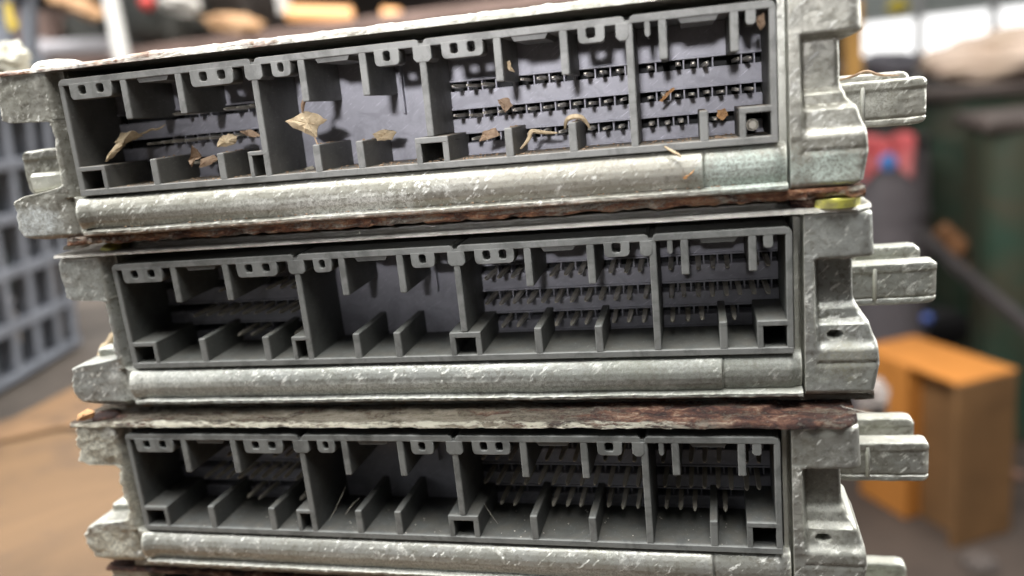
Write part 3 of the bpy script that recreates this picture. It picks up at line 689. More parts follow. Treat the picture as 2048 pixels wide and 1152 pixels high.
chip('leaf_crumb', 'small tan flake on the upper wall of the third bay', 'crumb', 1, [(104.8, 5, -6.4), (106.4, 5, -5.9), (106.6, 5, -7.2), (107.0, 6, -8.4), (106.0, 5, -8.0), (105.4, 5, -7.0)], .2, L_TAN, 0, 11)
chip('leaf_scrap', 'ragged reddish brown scrap clinging to the middle terminals of the third bay', 'leaf scrap', 1, [(101.8, 10, -13.8), (104.2, 10, -13.4), (105.2, 10, -15.4), (103.4, 9, -16.6), (102.6, 9, -15.2)], .2, L_BRN, -.2, 12)
strand('straw', 'curled pale straw arching over the right lower wall of the third bay', 'straw', 1, [(116.8, 7, -21.2), (117.2, 5, -19.3), (119.2, 4, -18.6), (121.4, 4.5, -19.2), (122.2, 5.5, -21.4)], .55, L_TAN)
strand('straw', 'bent yellow straw leaning beside the left lower wall of the third bay', 'straw', 1, [(107.0, 5, -24.6), (109.2, 5, -22.8), (109.4, 5.5, -20.8), (111.6, 7, -21.6), (114.8, 8, -22.0)], .5, L_TAN)
chip('leaf_crumb', 'orange brown sliver lying across the middle terminals of the last bay', 'crumb', 1, [(137.0, 9, -17.2), (138.6, 9, -15.6), (140.0, 9, -14.6), (140.4, 9, -15.0), (139.0, 9, -16.2), (137.6, 9, -17.4)], .3, L_ORG, 0, 13)
chip('leaf_crumb', 'round orange flake near the last lower wall of the top unit', 'crumb', 1, [(149.0, 12, -20.2), (150.6, 12, -20.0), (151.2, 12, -21.4), (149.8, 11, -22.4), (148.8, 11, -21.6)], .3, L_ORG, 0, 14)
strand('straw', 'tiny bent straw stuck to the lower frame edge of the top unit', 'straw', 1, [(137.8, -.5, -26.2), (139.2, -1.2, -27.2), (140.6, -1.7, -28.0), (141.0, -2, -28.4)], .35, L_TAN)
chip('leaf_crumb', 'small yellow chip on the lower metal rail of the top unit', 'crumb', 1, [(141.0, -2.0, -32.6), (142.6, -2.1, -32.0), (143.6, -2.1, -31.0), (143.2, -2.1, -31.8), (141.6, -2.1, -33.0)], .2, L_ORG, 0, 15)
chip('leaf_crumb', 'tan crumb high in the right corner of the top unit', 'crumb', 1, [(156.6, 2, -2.8), (157.8, 2, -2.2), (158.2, 2, -4.2), (157.4, 2, -5.4), (156.6, 2, -4.2)], .3, L_BRN, 0, 16)
strand('straw', 'fine twig lying on the right mounting bracket of the top unit', 'straw', 1, [(176, 37, -16.8), (181, 37, -16.0), (184, 38, -14.6), (187, 38, -16.4), (191, 37, -16.6)], .35, L_BRN)
# -- lower units
chip('leaf_scrap', 'orange brown leaf scrap at the left of the second unit', 'leaf scrap', 2, [(-19, 12, -25.0), (-15, 12, -21.5), (-9, 12, -18.0), (-12, 11, -22.5), (-16, 10, -26.5), (-19.5, 10, -28)], .3, L_TAN, -.8, 17)
chip('leaf_scrap', 'bright orange rust flake on the left lid corner of the third unit', 'flake', 3, [(-13.0, -.5, 3.9), (-8.6, -.3, 4.3), (-7.4, -.2, 6.2), (-9.8, .2, 6.6), (-12.6, 0, 5.4)], .6, L_ORG, -.6, 18)
chip('leaf_crumb', 'white crumb at the first main divider of the third unit', 'crumb', 3, [(45.6, 8, -14.4), (47.6, 8, -13.8), (47.8, 8.5, -14.8), (46.2, 8, -15.6)], .4, M_HAIR, 0, 19)
chip('leaf_crumb', 'small orange fleck on the upper terminals of the third unit', 'crumb', 3, [(113.2, 12, -5.6), (114.6, 12, -5.0), (115.0, 12, -6.4), (113.6, 12, -6.8)], .3, L_ORG, 0, 20)
chip('pale_fragment', 'pale broken plastic piece under the left corner of the top unit', 'fragment', 2, [(-13.5, 1, 4.0), (-8, 1, 4.3), (-3.6, 1.5, 6.4), (-3.0, 2, 7.4), (-5.2, 2, 7.8), (-7.4, 1.5, 6.4), (-13.0, 1, 5.2)], 1.4, leafmat('pale plastic', (0.80, 0.77, 0.69), (0.7, 0.66, 0.56)), -.4, 21)
strand('dust_fibre', 'pale fibre leaning in the left corner of the second bay of the third unit', 'fibre', 3, [(52.5, 2, -24), (55, 3, -20.5), (57.2, 4.5, -15.8)], .05, M_HAIR, 'fine dust fibres in the connectors')
strand('dust_fibre', 'short pale fibre beside the left lower wall of the second bay in the third unit', 'fibre', 3, [(57.5, 2, -22), (59, 3, -19.5), (60.8, 4, -18.6)], .05, M_HAIR, 'fine dust fibres in the connectors')
strand('dust_fibre', 'pale fibre right of the square socket in the third unit', 'fibre', 3, [(93.6, 2, -18), (94.2, 3, -21), (96.0, 3.2, -24)], .05, M_HAIR, 'fine dust fibres in the connectors')
def grit(unit, label, n, mat, seed, size, floor_only):
    rg_ = random.Random(seed); bm = bmesh.new()
    for k in range(n):
        x = rg_.uniform(9, 152); q = rg_.random()
        if floor_only or q < .75: y, z = rg_.uniform(.4, 15), -25.66
        elif q < .9: y, z = -rg_.uniform(.8, 1.3), -35.0
        else: y, z = rg_.uniform(1, 12), rg_.choice((-19.75,)); x = rg_.choice((21, 38.3, 61.9, 72.15, 105.6, 119.2)) + rg_.uniform(-.4, .4)
        r = size * rg_.uniform(.4, 1.3); t_ = bmesh.new(); bmesh.ops.create_icosphere(t_, subdivisions=1, radius=r)
        for v_ in t_.verts: v_.co = Vector((v_.co.x * rg_.uniform(.7, 1.8), v_.co.y * rg_.uniform(.7, 1.4), v_.co.z * rg_.uniform(.4, .9)))
        bmesh.ops.translate(t_, vec=(x, y, z + r * .3), verts=t_.verts); merge(bm, t_)
    o = mesh_obj('grit', bm, mat, None, smooth=25); o.matrix_world = unit_matrix(unit); return tag(o, label, 'grit', kind='stuff')
grit(1, 'brown grit and dust scattered on the connector floor of the top unit', 420, L_BRN, 1, .22, False)
grit(3, 'pale dust specks scattered on the connector floor of the third unit', 90, M_HAIR, 2, .13, True)
strand('dust_fibre', 'pale hair sticking out from the right lid corner of the third unit', 'fibre', 3, [(172, .5, 6.6), (176, .4, 5.4), (180, .6, 4.6)], .09, M_HAIR)

# ------------------------------------------------------------------ workbench, floor, rear wall
M_FLOOR = plain('oily concrete floor', (0.075, 0.054, 0.042), .8, 0, .5, 3)
bm = bmesh.new(); box(bm, -6, 8, -3, 9, -.80, -.70); tag(mesh_obj('floor', bm, M_FLOOR, None, 1), kind='structure')
M_WALL = plain('dark sooty wall', (0.075, 0.055, 0.045), .9, 0, .55, 1.6, col2=(0.03, 0.024, 0.02))
bm = bmesh.new(); box(bm, -4.5, 1.55, 4.6, 4.75, -.695, 3.2); tag(mesh_obj('rear_wall', bm, M_WALL, None, 1), 'dark sooty workshop wall behind the shelf at the top left', 'wall')
BZ = -.0820
M_BENCH = plain('worn brown bench board', (0.085, 0.068, 0.055), .75, 0, .5, 9)
wb = tag(empty('workbench', (-.35, .33, -.70)), 'brown wooden workbench under the stack of units and the crate', 'workbench')
def bpart(name, *a, bev=.002):
    bm = bmesh.new(); box(bm, a[0] + .35, a[1] + .35, a[2] - .33, a[3] - .33, a[4] + .70, a[5] + .70, bev); return mesh_obj(name, bm, M_BENCH, wb, 1)
bpart('bench_top', -.95, .145, -.09, .78, BZ - .03, BZ - .0025)
for xx in (-.92, .07):
    for yy in (-.06, .70): bpart('leg', xx, xx + .05, yy, yy + .05, -.70, BZ - .0305)
# cardboard sheets under the stack
def cardmat(name, c, c2):
    t = NT(name); v = t.mapping(1.0); n = t.noise(v, 9, 6, .6, .5); n2 = t.noise(v, 220, 4, .7); n3 = t.noise(v, 26, 5, .65)
    base = t.mix(t.ramp(n, [(.35, 0.0), (.66, 1.0)]), c, c2)
    base = t.mix(t.math('MULTIPLY', t.ramp(n3, [(.50, 0.0), (.66, 1.0)]), .75), base, (0.08, 0.05, 0.03))
    return t.out(base, .75, 0, t.bump(n2, .3, .0006))
def sheet(name, label, pts, z0, th, mat, seed):
    bm = bmesh.new(); n = len(pts); P_ = []
    rgx = random.Random(seed)
    for k in range(n):
        a, b_ = Vector(pts[k]), Vector(pts[(k + 1) % n])
        for q in range(6):
            p = a.lerp(b_, q / 6); P_.append((p.x + rgx.uniform(-.003, .003), p.y + rgx.uniform(-.003, .003)))
    lo = [bm.verts.new((x, y, z0)) for x, y in P_]; hi = [bm.verts.new((x, y, z0 + th)) for x, y in P_]
    bm.faces.new(hi); bm.faces.new(lo[::-1]); m = len(P_)
    for k in range(m): bm.faces.new((lo[k], lo[(k + 1) % m], hi[(k + 1) % m], hi[k]))
    return tag(mesh_obj(name, bm, mat, None, 1), label, 'cardboard')
CARD = cardmat('stained cardboard', (0.17, 0.098, 0.045), (0.085, 0.050, 0.024))
sheet('cardboard_sheet', 'stained brown cardboard sheet under the stack at the lower left', [(-.42, -.085), (.12, -.085), (.13, .155), (-.12, .172), (-.21, .183), (-.35, .075)], BZ - .0024, .0023, CARD, 1)
sheet('cardboard_sheet', 'lighter cardboard flap behind the dark crack beside the crate', [(-.36, .085), (-.215, .19), (-.12, .178), (.10, .165), (.11, .42), (-.20, .42), (-.262, .30), (-.262, .205), (-.30, .14)], BZ - .0024, .0026, cardmat('tan cardboard', (0.22, 0.125, 0.060), (0.13, 0.076, 0.038)), 2)

# ------------------------------------------------------------------ lattice crates at the left
def crate(loc, L, W, H, px, pz, mat, label, rot, bar=.005, flare=.12):
    root = empty('plastic_crate', loc); root.rotation_euler = (0, 0, rot)
    tag(root, label, 'crate')
    bm = bmesh.new(); T = .011
    def lattice(M, length):
        nx = max(1, round(length / px)); nz = max(1, round(H / pz))
        for k in range(nx + 1):
            c = k * length / nx; b2 = bar / 2
            box(bm, max(0, c - b2), min(length, c + b2), 0, T, 0, H, .0008, 1, M)
        for k in range(nz + 1):
            c = k * H / nz; b2 = bar / 2 * (1.7 if k in (0, nz) else 1)
            box(bm, -.0005, length + .0005, -.0012, T - .001, max(0, c - b2), min(H, c + b2), .0008, 1, M)
    lattice(Matrix.Identity(4), L)
    mesh_obj('lattice_wall', bm, mat, root, 1, None); bm = bmesh.new()
    R90 = Matrix.Rotation(math.pi / 2, 4, 'Z')
    # (walls flare outwards towards the rim)
    lattice(Matrix.Translation((L, 0, 0)) @ R90, W); mesh_obj('lattice_wall', bm, mat, root, 1); bm = bmesh.new()
    lattice(Matrix.Translation((0, W, 0)), L); mesh_obj('lattice_wall', bm, mat, root, 1); bm = bmesh.new()
    lattice(R90, W); mesh_obj('lattice_wall', bm, mat, root, 1); bm = bmesh.new()
    box(bm, .002, L - .002, .002, W - .002, 0.001, .005); mesh_obj('crate_floor', bm, mat, root, 1)
    for ch in root.children:
        for v_ in ch.data.vertices:
            k = 1 + flare * v_.co.z / H; v_.co.x = L / 2 + (v_.co.x - L / 2) * k; v_.co.y = W / 2 + (v_.co.y - W / 2) * k
    return root
M_CRATE = plain('faded blue grey crate plastic', (0.16, 0.172, 0.20), .55, 0, .25, 30)
p0 = onz(0, 785, BZ); p1 = onz(162, 688, BZ); d = (p1 - p0); d.z = 0; ang = math.atan2(d.y, d.x)
start = p1 - d.normalized() * .30
cr = crate((start.x, start.y, BZ + .0005), .30, .20, .215, .0285, .0358, M_CRATE, 'blue grey lattice crate standing on the bench at the left edge', ang, .0072)
M_BLK = plain('dark green plastic parts', (0.02, 0.032, 0.02), .6, 0, .6, 25, col2=(0.015, 0.017, 0.015))
def lump(name, label, cat, c, size, mat, seed=0, rot=0, kinds=3, group=None, rough=.25):
    """an irregular machine part: several bevelled blocks and bosses welded in one casting"""
    rg_ = random.Random(seed); bm = bmesh.new(); sx, sy, sz = size
    for k in range(kinds):
        a = [rg_.uniform(.45, 1) for _ in range(3)]; o_ = [rg_.uniform(-.5, .5) * (1 - q) for q in a]
        M = Matrix.Translation((o_[0] * sx, o_[1] * sy, o_[2] * sz)) @ Euler((rg_.uniform(-.2, .2), rg_.uniform(-.2, .2), rg_.uniform(-.3, .3))).to_matrix().to_4x4()
        hx, hy, hz = a[0] * sx / 2, a[1] * sy / 2, a[2] * sz / 2
        box(bm, -hx, hx, -hy, hy, -hz, hz, min(hx, hy, hz) * .3, 3, M)
    r = min(sx, sy, sz) * .28
    cyl(bm, (-sx * .45, -sy * .2, sz * .1), (sx * .5, -sy * .25, sz * .05), r, r * .8, 20)
    cyl(bm, (sx * .1, -sy * .5, 0), (sx * .1, sy * .3, 0), r * 1.1, r, 20)
    for v_ in bm.verts: v_.co += Vector((fbm(v_.co * 8 / max(size), 1, 3),) * 3) * .02 * max(size)
    o = mesh_obj(name, bm, mat, None, 1, 40); o.location = c; o.rotation_euler = (0, 0, rot); return tag(o, label, cat, group)
# contents of the crate
dn = d.normalized(); nrm = Vector((-dn.y, dn.x, 0))
ci = start + dn * .17 + nrm * .10; ci.z = BZ + .106
lump('scrap_casting', 'dark green scrap part inside the left crate', 'scrap part', ci, (.28, .185, .21), M_BLK, 3, ang, 9)
cr2 = crate((start.x + d.normalized().x * .05, start.y + d.normalized().y * .05, BZ + .217), .283, .20, .10, .035, .05, M_CRATE, 'second blue grey crate stacked on top at the upper left corner', ang, .009)
o = chip('yellow_tag', 'small yellow tag on the upper left crate', 'tag', 3, [(-2, 0, -8), (5, 0, -8), (5, 0, 8), (-2, 0, 8)], 1.0, plain('yellow tag', (0.75, 0.55, 0.08), .6), 0, 2)
o.matrix_world = Matrix.Translation(pix(14, 34, .50))
# crumpled bag
def blobmesh(name, label, cat, c, size, mat, seed, amp=.35, fr=1.6, group=None, rot=(0, 0, 0), seg=48):
    bm = bmesh.new(); bmesh.ops.create_icosphere(bm, subdivisions=5, radius=1)
    for v_ in bm.verts:
        p = v_.co.copy(); n = fbm(p * fr + Vector((seed * 3.7, 0, 0)), 1, 5); rr = 1 + n * amp
        v_.co = Vector((p.x * size[0] * rr / 2, p.y * size[1] * rr / 2, p.z * size[2] * rr / 2))
    o = mesh_obj(name, bm, mat, None, 1, 70); o.location = c; o.rotation_euler = rot; return tag(o, label, cat, group)
blobmesh('plastic_bag', 'crumpled cream plastic bag at the left edge beside the top lid', 'plastic bag', pix(2, 128, .33), (.019, .02, .015), plain('cream film', (0.6, 0.58, 0.48), .4), 5, .5)

# ------------------------------------------------------------------ shelf and goods behind, upper left
M_STEEL = plain('dull steel', (0.30, 0.28, 0.27), .5, .5, .4, 12)
M_PINK = plain('dusty pinkish board', (0.24, 0.165, 0.14), .8, 0, .3, 10)
M_DK = plain('greasy black iron', (0.045, 0.036, 0.03), .5, .3, .6, 14)
M_DK2 = plain('dark grey green iron', (0.06, 0.062, 0.055), .5, .3, .5, 14)
M_WHT = plain('white painted steel', (0.66, 0.65, 0.62), .45, 0, .15, 12)
M_TAN = plain('tan timber', (0.52, 0.31, 0.16), .6, 0, .35, 10)
def sz(px, dist): return px * dist / F_PX
# thin upright pole
a_ = pix(248, 130, .95); bm = bmesh.new(); cyl(bm, (0, 0, 0), (0, 0, .62 - BZ), sz(15, .95), None, 24); cyl(bm, (0, 0, 0), (0, 0, .006), .03, .026, 24)
o = mesh_obj('pole', bm, M_WHT, None, 1, 50); o.location = (a_.x, a_.y, BZ - .0020); tag(o, 'slim white upright pole behind the left end of the top unit', 'pole')
# shelf rack at ~1.5 m
rk0 = pix(60, 105, 1.5); rk1 = pix(1000, 60, 1.55)
rack = tag(empty('shelf_rack', (0, 1.15, -.70)), 'dark steel shelf rack behind the top unit', 'shelf')
zsh = pix(150, 118, 1.5).z
def rpart(name, x0, x1, y0, y1, z0, z1, m):
    bm = bmesh.new(); box(bm, x0, x1, y0 - 1.15, y1 - 1.15, z0 + .70, z1 + .70, .003); return mesh_obj(name, bm, m, rack, 1)
XA, XB = -1.15, .15; YA, YB = 1.12, 1.55
for zz in (zsh - .42, zsh, zsh + .36): rpart('shelf_board', XA, XB, YA, YB, zz - .02, zz, M_PINK if abs(zz - zsh) < .01 else M_DK)
for xx in (XA, XB):
    for yy in (YA, YB): rpart('rack_post', xx - .015, xx + .015, yy - .015, yy + .015, -.70, zsh + .42, M_DK2)
def on_shelf(px, py_bottom, y): # x where column px meets depth y
    v = CAM_FWD + CAM_X * ((px - 1024) / F_PX) + CAM_DOWN * ((py_bottom - 576) / F_PX)
    return CAM_POS + v * ((y - CAM_POS.y) / v.y)
def shelf_item(fn, px, wpx, hpx, y, depth, *a, **k): ...
SH = 'used machine parts on the shelf'
for (px_, w_, h_, y_, mat, lab, sd) in (
        (95, 90, 130, 1.25, M_PINK, 'pinkish dusty casting at the left end of the shelf', 1),
        (180, 80, 120, 1.35, M_DK2, 'dark green grey machine part left of the white pole', 2),
        (335, 150, 150, 1.25, M_DK2, 'dark grey machine part right of the white pole', 4),
        (480, 130, 120, 1.30, M_DK, 'greasy black motor left of the long glowing tube', 5)):
    p = on_shelf(px_, 90, y_); s_ = (y_ + .16) / F_PX
    lump('machine_part', lab, 'machine part', (p.x, y_, zsh + h_ * s_ / 2 + .003), (w_ * s_, .18, h_ * s_), mat, sd, sd * .3, 4, SH)
p = pix(150, 98, 1.25); bm = bmesh.new(); cyl(bm, (-.055, 0, 0), (.055, .01, .004), .013, None, 24); cyl(bm, (-.058, 0, 0), (-.05, 0, 0), .017, None, 24)
o = mesh_obj('metal_rod', bm, plain('bright zinc', (0.62, 0.60, 0.63), .35, .3, .2, 20), None, 1, 40); o.location = p; o.rotation_euler = (0, .08, 0.05); tag(o, 'bright metal rod lying low at the left, left of the pole', 'rod')
blobmesh('sheet_metal_scrap', 'orange brown bent scrap at the upper left above the rod', 'scrap', pix(155, 12, 1.2), (.085, .05, .024), M_TAN, 3, .4, rot=(0, .45, 0))
blobmesh('cap', 'small round red cap at the top edge right of the pole', 'cap', pix(294, 6, 1.1), (.019, .02, .02), plain('red plastic', (0.62, 0.05, 0.04), .4), 2, .08)
blobmesh('leather_pad', 'tan crumpled pad among dark parts left of the glowing tube', 'pad', pix(470, 50, 1.2), (.085, .06, .030), M_TAN, 7, .35, rot=(0, .25, 0))
blobmesh('pale_rag', 'pale grey crumpled rag at the top edge above the tan pad', 'rag', pix(360, 8, 1.2), (.06, .05, .03), plain('pale rag', (0.6, 0.58, 0.54), .8), 8, .4, rot=(0, .3, 0))
# long warm tube and its short neighbour
M_TUBE = plain('warm orange glow', (0.80, 0.42, 0.18), .4, 0, .15, 12, emit=((1.0, .50, .20), .55))  # orange glow put in as emission
for (x0, x1, y0, lab) in ((575, 705, 26, 'long warm glowing tube above the middle of the top unit'), (765, 800, 30, 'short warm glowing tube right of the long one')):
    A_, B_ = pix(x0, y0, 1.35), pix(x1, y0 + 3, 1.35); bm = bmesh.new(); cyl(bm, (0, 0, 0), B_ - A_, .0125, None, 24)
    o = mesh_obj('glowing_tube', bm, M_TUBE, None, 1, 40); o.location = A_; tag(o, lab, 'tube lamp')
A_ = pix(567, 4, 1.35); bm = bmesh.new(); box(bm, -.008, .008, -.01, .01, -.02, .03, .002); o = mesh_obj('tube_bracket', bm, M_WHT, None, 1); o.location = A_; tag(o, 'pale metal clip at the left end of the long glowing tube', 'clip')
A_ = pix(820, 58, 1.4); bm = bmesh.new(); box(bm, -.19, .17, -.02, .02, -.014, .014, .004); o = mesh_obj('flat_bar', bm, plain('grey bar', (0.17, 0.155, 0.14), .6), None, 1); o.location = A_; o.rotation_euler = (0, -.07, 0); tag(o, 'flat grey bar below the short glowing tube', 'bar')

# ------------------------------------------------------------------ right hand background
# lit window wall
wall = tag(empty('window_wall', pix(1880, 60, 3.2)), 'bright white window wall with grey posts at the upper right', 'window')
wc = Vector(wall.location); ang_w = -.12
wall.rotation_euler = (0, 0, ang_w)
S = 3.2 / F_PX
def wpart(name, x0, x1, z0, z1, y0, y1, m):
    bm = bmesh.new(); box(bm, x0, x1, y0, y1, z0, z1, .004); return mesh_obj(name, bm, m, wall, 1)
M_LIT = plain('white daylit pane', (0.8, 0.8, 0.8), .5, 0, .05, 2, emit=((1, 1, .99), 1.3))  # daylight on the white panes put in as emission
M_DARKP = plain('dark upper pane', (0.14, 0.155, 0.145), .4, 0, .5, 2.5, emit=((.55, .6, .56), .12))
M_POST = plain('light grey post', (0.42, 0.42, 0.42), .5, 0, .2, 6)
for x0, x1 in ((-165, -45), (-30, 88), (102, 330)):
    wpart('lit_pane', x0 * S, x1 * S, -70 * S, 30 * S, .03, .04, M_LIT)
    wpart('dark_pane', x0 * S, x1 * S, 36 * S, 190 * S, .03, .04, M_DARKP)
for x0, x1 in ((-178, -165), (-45, -30), (88, 102)): wpart('window_post', x0 * S, x1 * S, -1.0, 190 * S, 0, .06, M_POST)
wpart('window_rail', -178 * S, 330 * S, 30 * S, 36 * S, .01, .055, M_POST)
wpart('window_rail', -178 * S, 330 * S, -80 * S, -70 * S, .01, .055, M_POST)
wpart('lower_panel', -178 * S, 330 * S, -1.2, -80 * S, .03, .05, plain('dark lower cladding', (0.10, 0.09, 0.085), .8, 0, .4, 3))
blobmesh('yellow_object', 'yellow blurred object in front of the dark panes at the top right', 'yellow object', pix(1795, 14, 2.6), (.06, .06, .05), plain('yellow paint', (0.65, 0.52, 0.06), .5), 4, .3)
bm = bmesh.new(); A_ = pix(1706, 60, 1.6); box(bm, -.017, .017, -.01, .01, -.10, .055, .003); o = mesh_obj('timber_post', bm, plain('orange timber', (0.62, 0.34, 0.09), .55), None, 1); o.location = A_; tag(o, 'short orange timber upright right of the top unit', 'timber')
blobmesh('grey_bundle', 'dark bluish grey bundle below the white windows', 'bundle', pix(1760, 132, 1.7), (.16, .12, .05), plain('grey cloth', (0.13, 0.125, 0.145), .8), 6, .25)
# large green bin with lid and a sack on it
def bin_(c, rx, ry, h, label, mat, seed, n=40):
    root = empty('green_bin', c); tag(root, label, 'bin')
    bm = bmesh.new(); rows = []
    for k in range(26):
        u = k / 25; z = -h + h * u; row = []
        for j in range(n):
            a = 2 * math.pi * j / n; q = (abs(math.cos(a)) ** 4 + abs(math.sin(a)) ** 4) ** -.25; f = (.80 + .20 * u) * q * (1 + .02 * math.sin(a * 12))
            row.append(bm.verts.new((rx * f * math.cos(a), ry * f * math.sin(a), z)))
        rows.append(row)
    for A, B in zip(rows, rows[1:]):
        for j in range(n): bm.faces.new((A[j], A[(j + 1) % n], B[(j + 1) % n], B[j]))
    bm.faces.new(rows[0][::-1]); bm.faces.new(rows[-1])
    mesh_obj('bin_body', bm, mat, root, 1, 40)
    bm = bmesh.new(); box(bm, -rx * 1.1, rx * 1.1, -ry * 1.1, ry * 1.1, .001, .03, .012, 3); mesh_obj('bin_lid', bm, plain('brown black lid', (0.12, 0.095, 0.085), .6, 0, .4, 8), root, 1)
    return root
M_GREEN = plain('dirty dark green plastic', (0.025, 0.062, 0.040), .5, 0, .5, 5, col2=(0.065, 0.060, 0.038))
c = pix(1985, 160, 1.9); c.z = c.z - .03
bin_(c, .20, .17, c.z + .695, 'large dark green bin with a sack on its lid at the right', M_GREEN, 1)
c5 = pix(2075, 250, 1.55)
bin_(c5, .11, .10, c5.z + .695, 'smaller dark green bin in front of the large one at the right edge', M_GREEN, 2)
M_SACK = plain('peach coloured sacking', (0.66, 0.52, 0.42), .85, 0, .25, 9, col2=(0.52, 0.40, 0.30))
sk = blobmesh('sack', 'peach coloured sack lying on top of the large green bin', 'sack', c + Vector((.05, -.02, .078)), (.46, .34, .115), M_SACK, 9, .3, 1.2)
c2 = pix(2035, 470, 1.45); 
M_GREEN2 = plain('grey green plastic', (0.075, 0.10, 0.085), .5, 0, .5, 5)
# grey drum with red cloth
c3 = pix(1770, 285, 1.7); root = empty('grey_drum', (c3.x, c3.y, -.695)); tag(root, 'purple grey drum under the red cloth right of the top unit', 'drum')
hd = c3.z + .695
bm = bmesh.new(); cyl(bm, (0, 0, 0), (0, 0, hd), .085, .085, 40)
for z_ in (.25, .5, .75): cyl(bm, (0, 0, hd * z_), (0, 0, hd * z_ + .012), .088, .088, 40)
mesh_obj('drum_body', bm, plain('purple grey paint', (0.155, 0.14, 0.15), .5, 0, .25, 8), root, 1, 35)
bm = bmesh.new(); cyl(bm, (0, 0, hd + .0005), (0, 0, hd + .012), .089, .086, 40); mesh_obj('drum_rim', bm, M_DK2, root, 1, 35)
M_RED = plain('red cloth', (0.55, 0.04, 0.05), .7, 0, .3, 14, col2=(0.60, 0.20, 0.20))
def cloth():
    bm = bmesh.new(); rows = []
    top = hd + .016
    for k in range(30):
        u = k / 29; row = []
        for j in range(30):
            v_ = j / 29; x_ = (v_ - .5) * .095 - .004
            s_ = u * .145
            if s_ < .075: y_, z_ = -.02 - s_ * .9, top + .004 * math.sin(v_ * 9)
            else: y_, z_ = -.0875 - .004 * math.sin(v_ * 14 + 1) - .004, top - (s_ - .075) * (1 + .25 * math.sin(v_ * 5 + 2))
            z_ += .001 * math.sin(u * 20)
            row.append(Vector((x_ - .01 * u, y_, z_)))
        rows.append(row)
    top_ = [[bm.verts.new(p) for p in r] for r in rows]; bot = [[bm.verts.new(p + Vector((0, .0015, -.0015))) for p in r] for r in rows]
    for L, s_ in ((top_, 1), (bot, -1)):
        for i_ in range(29):
            for j in range(29):
                q = (L[i_][j], L[i_][j + 1], L[i_ + 1][j + 1], L[i_ + 1][j]); bm.faces.new(q if s_ > 0 else q[::-1])
    return bm
o = mesh_obj('red_cloth', cloth(), M_RED, None, 1, 60); o.location = (c3.x, c3.y, -.695); tag(o, 'red cloth draped over the purple grey drum', 'cloth')
o['label'] = 'red cloth with a blue spot draped over the purple grey drum'
bm = bmesh.new(); cyl(bm, (0, 0, 0), (0, -.004, 0), .017, .015, 24)
q = mesh_obj('blue_patch', bm, plain('blue print', (0.10, 0.28, 0.70), .6), o, 1); q.location = (-.012, -.096, hd - .03)
A_ = pix(1828, 262, 2.3); bm = bmesh.new(); cyl(bm, (0, 0, -.9), (0, 0, .05), .010, None, 20)
bm2 = bm; o = mesh_obj('thin_post', bm, plain('pale green post', (0.33, 0.39, 0.36), .5), None, 1, 50); o.location = (A_.x, A_.y, A_.z); 
o.scale.z = (A_.z + .695) / .9; tag(o, 'thin pale green post between the drum and the green bin', 'post')
# dark rail with orange timbers behind it
def beam(name, label, cat, P0, P1, r, mat, group=None):
    bm = bmesh.new(); d_ = P1 - P0; L = d_.length
    box(bm, 0, L, -r, r, -r, r, r * .15); o = mesh_obj(name, bm, mat, None, 1); o.location = P0
    o.rotation_mode = 'QUATERNION'; o.rotation_quaternion = d_.to_track_quat('X', 'Z'); return tag(o, label, cat, group)
beam('steel_rail', 'dark sloping steel rail right of the second unit', 'rail', pix(1840, 470, 1.6), pix(2110, 700, 1.3), .010, plain('dark rail', (0.055, 0.048, 0.048), .5, .2))
for k, (a1, b1, dd) in enumerate((((1880, 458), (1925, 500), 1.8), ((1930, 535), (2000, 600), 1.75), ((2000, 600), (2075, 655), 1.6))):
    beam('timber_offcut', ('short orange timber offcut at the head of the dark rail', 'orange timber offcut behind the middle of the dark rail', 'orange timber offcut behind the low end of the rail')[k], 'timber', pix(*a1, dd), pix(*b1, dd), .019, plain('offcut %d' % k, (0.46, 0.22, 0.10), .6, 0, .4, 14), 'orange timber offcuts behind the rail')
# tyre
def torus(name, label, cat, c, R, r, mat, rot):
    bm = bmesh.new(); n, m = 72, 20; V = []
    for i_ in range(n):
        a = 2 * math.pi * i_ / n; row = []
        for j in range(m):
            b_ = 2 * math.pi * j / m; rr = r * (1 + (.06 if math.cos(b_) > .5 and i_ % 2 else 0))
            row.append(bm.verts.new(((R + rr * math.cos(b_)) * math.cos(a), rr * .95 * math.sin(b_), (R + rr * math.cos(b_)) * math.sin(a))))
        V.append(row)
    for i_ in range(n):
        for j in range(m): bm.faces.new((V[i_][j], V[(i_ + 1) % n][j], V[(i_ + 1) % n][(j + 1) % m], V[i_][(j + 1) % m]))
    o = mesh_obj(name, bm, mat, None, 1, 50); o.location = c; o.rotation_euler = rot; return tag(o, label, cat)
M_TYRE = plain('black rubber', (0.018, 0.017, 0.018), .6, 0, .4, 10)
torus('tyre', 'black tyre standing behind the orange wooden box', 'tyre', pix(1890, 745, 2.0), .13, .055, M_TYRE, (0.1, 0, .25))
torus('tyre', 'brownish tyre lying low behind the right side of the orange box', 'tyre', pix(2015, 745, 1.75), .085, .03, plain('brown rubber', (0.075, 0.045, 0.035), .45, 0, .4, 10), (1.15, 0, .1))
blobmesh('cap', 'tiny blue cap in front of the black tyre', 'cap', pix(1855, 637, 1.6), (.022, .02, .02), plain('blue plastic', (0.08, 0.14, 0.45), .4), 1, .1)
blobmesh('dark_scrap', 'black scrap heap behind the rail', 'scrap', pix(2010, 610, 2.3), (.35, .3, .2), M_DK, 11, .5)
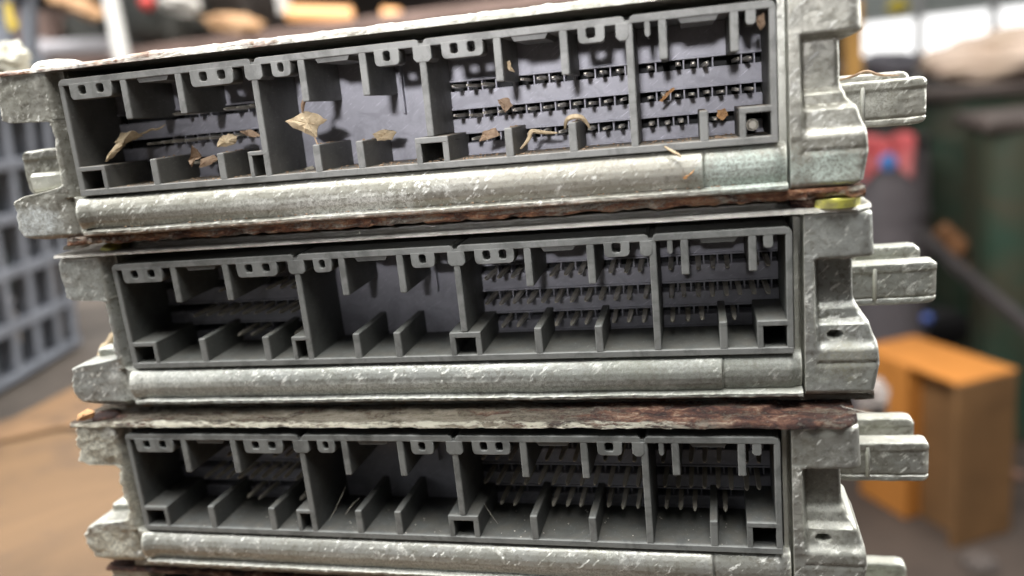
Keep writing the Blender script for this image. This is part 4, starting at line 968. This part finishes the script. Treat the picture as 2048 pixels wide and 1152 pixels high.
# wooden box standing on the floor, open on its left side
f0 = onz(1907, 1098, -.6995); fl_ = onz(1790, 972, -.6995); fr_ = onz(2022, 1062, -.6995)
ex = (fr_ - f0); ey = (fl_ - f0); ex.z = ey.z = 0
Wd, Dp = .17, .16
ux = ex.normalized(); uy = Vector((-ux.y, ux.x, 0))
Hb = .275
root = empty('wooden_box', (f0.x, f0.y, -.6995)); root.rotation_euler = (0, 0, math.atan2(ux.y, ux.x)); tag(root, 'open sided orange wooden box standing on the floor at the right', 'box')
M_BOXW = plain('orange brown plywood', (0.56, 0.22, 0.045), .5, 0, .18, 6)
M_BOXD = plain('shaded brown plywood', (0.20, 0.105, 0.042), .6, 0, .35, 6)  # darker copy for right face and opening, shade put into the colour
def bxp(name, m, *a):
    bm = bmesh.new(); box(bm, *a, .0015); return mesh_obj(name, bm, m, root, 1)
th = .012; DL = ey.length; WL = ex.length
bxp('front_panel', M_BOXD, 0, WL, 0, th, 0, Hb)
bxp('rear_panel', M_BOXW, 0, WL, DL * .48, DL, 0, Hb)
bxp('side_panel', M_BOXD, WL - th, WL, th + .001, DL * .48 - .001, 0, Hb)
bxp('inner_board', M_BOXD, .03, .03 + th, th + .001, DL * .48 - .001, 0, Hb)
bxp('top_panel', M_BOXW, 0, WL, 0, DL, Hb + .0005, Hb + .006)
blobmesh('white_foam', 'pale crumpled foam piece between the second unit and the orange box', 'foam', pix(1746, 795, .75), (.026, .03, .032), plain('foam', (0.30, 0.26, 0.24), .8), 5, .35)
blobmesh('white_pebble', 'small white stone on the floor left of the orange box', 'stone', onz(1775, 990, -.69), (.028, .028, .02), plain('stone', (0.75, 0.70, 0.70), .7), 3, .2)
rgk = random.Random(8)
for k, (px_, py_, s_, lab) in enumerate(((2040, 830, .03, 'small orange pebble at the right edge beside the box'), (2035, 950, .025, 'dull reddish stone at the right edge near the box foot'), (1960, 1128, .05, 'flat grey stone in front of the orange box'))):
    p = onz(px_, py_, -.695); blobmesh('stone', lab, 'stone', p, (s_, s_, s_ * .6), plain('stone %d' % k, ((0.55, 0.3, 0.2), (0.35, 0.2, 0.15), (0.10, 0.08, 0.07))[k], .7), k + 20, .3)
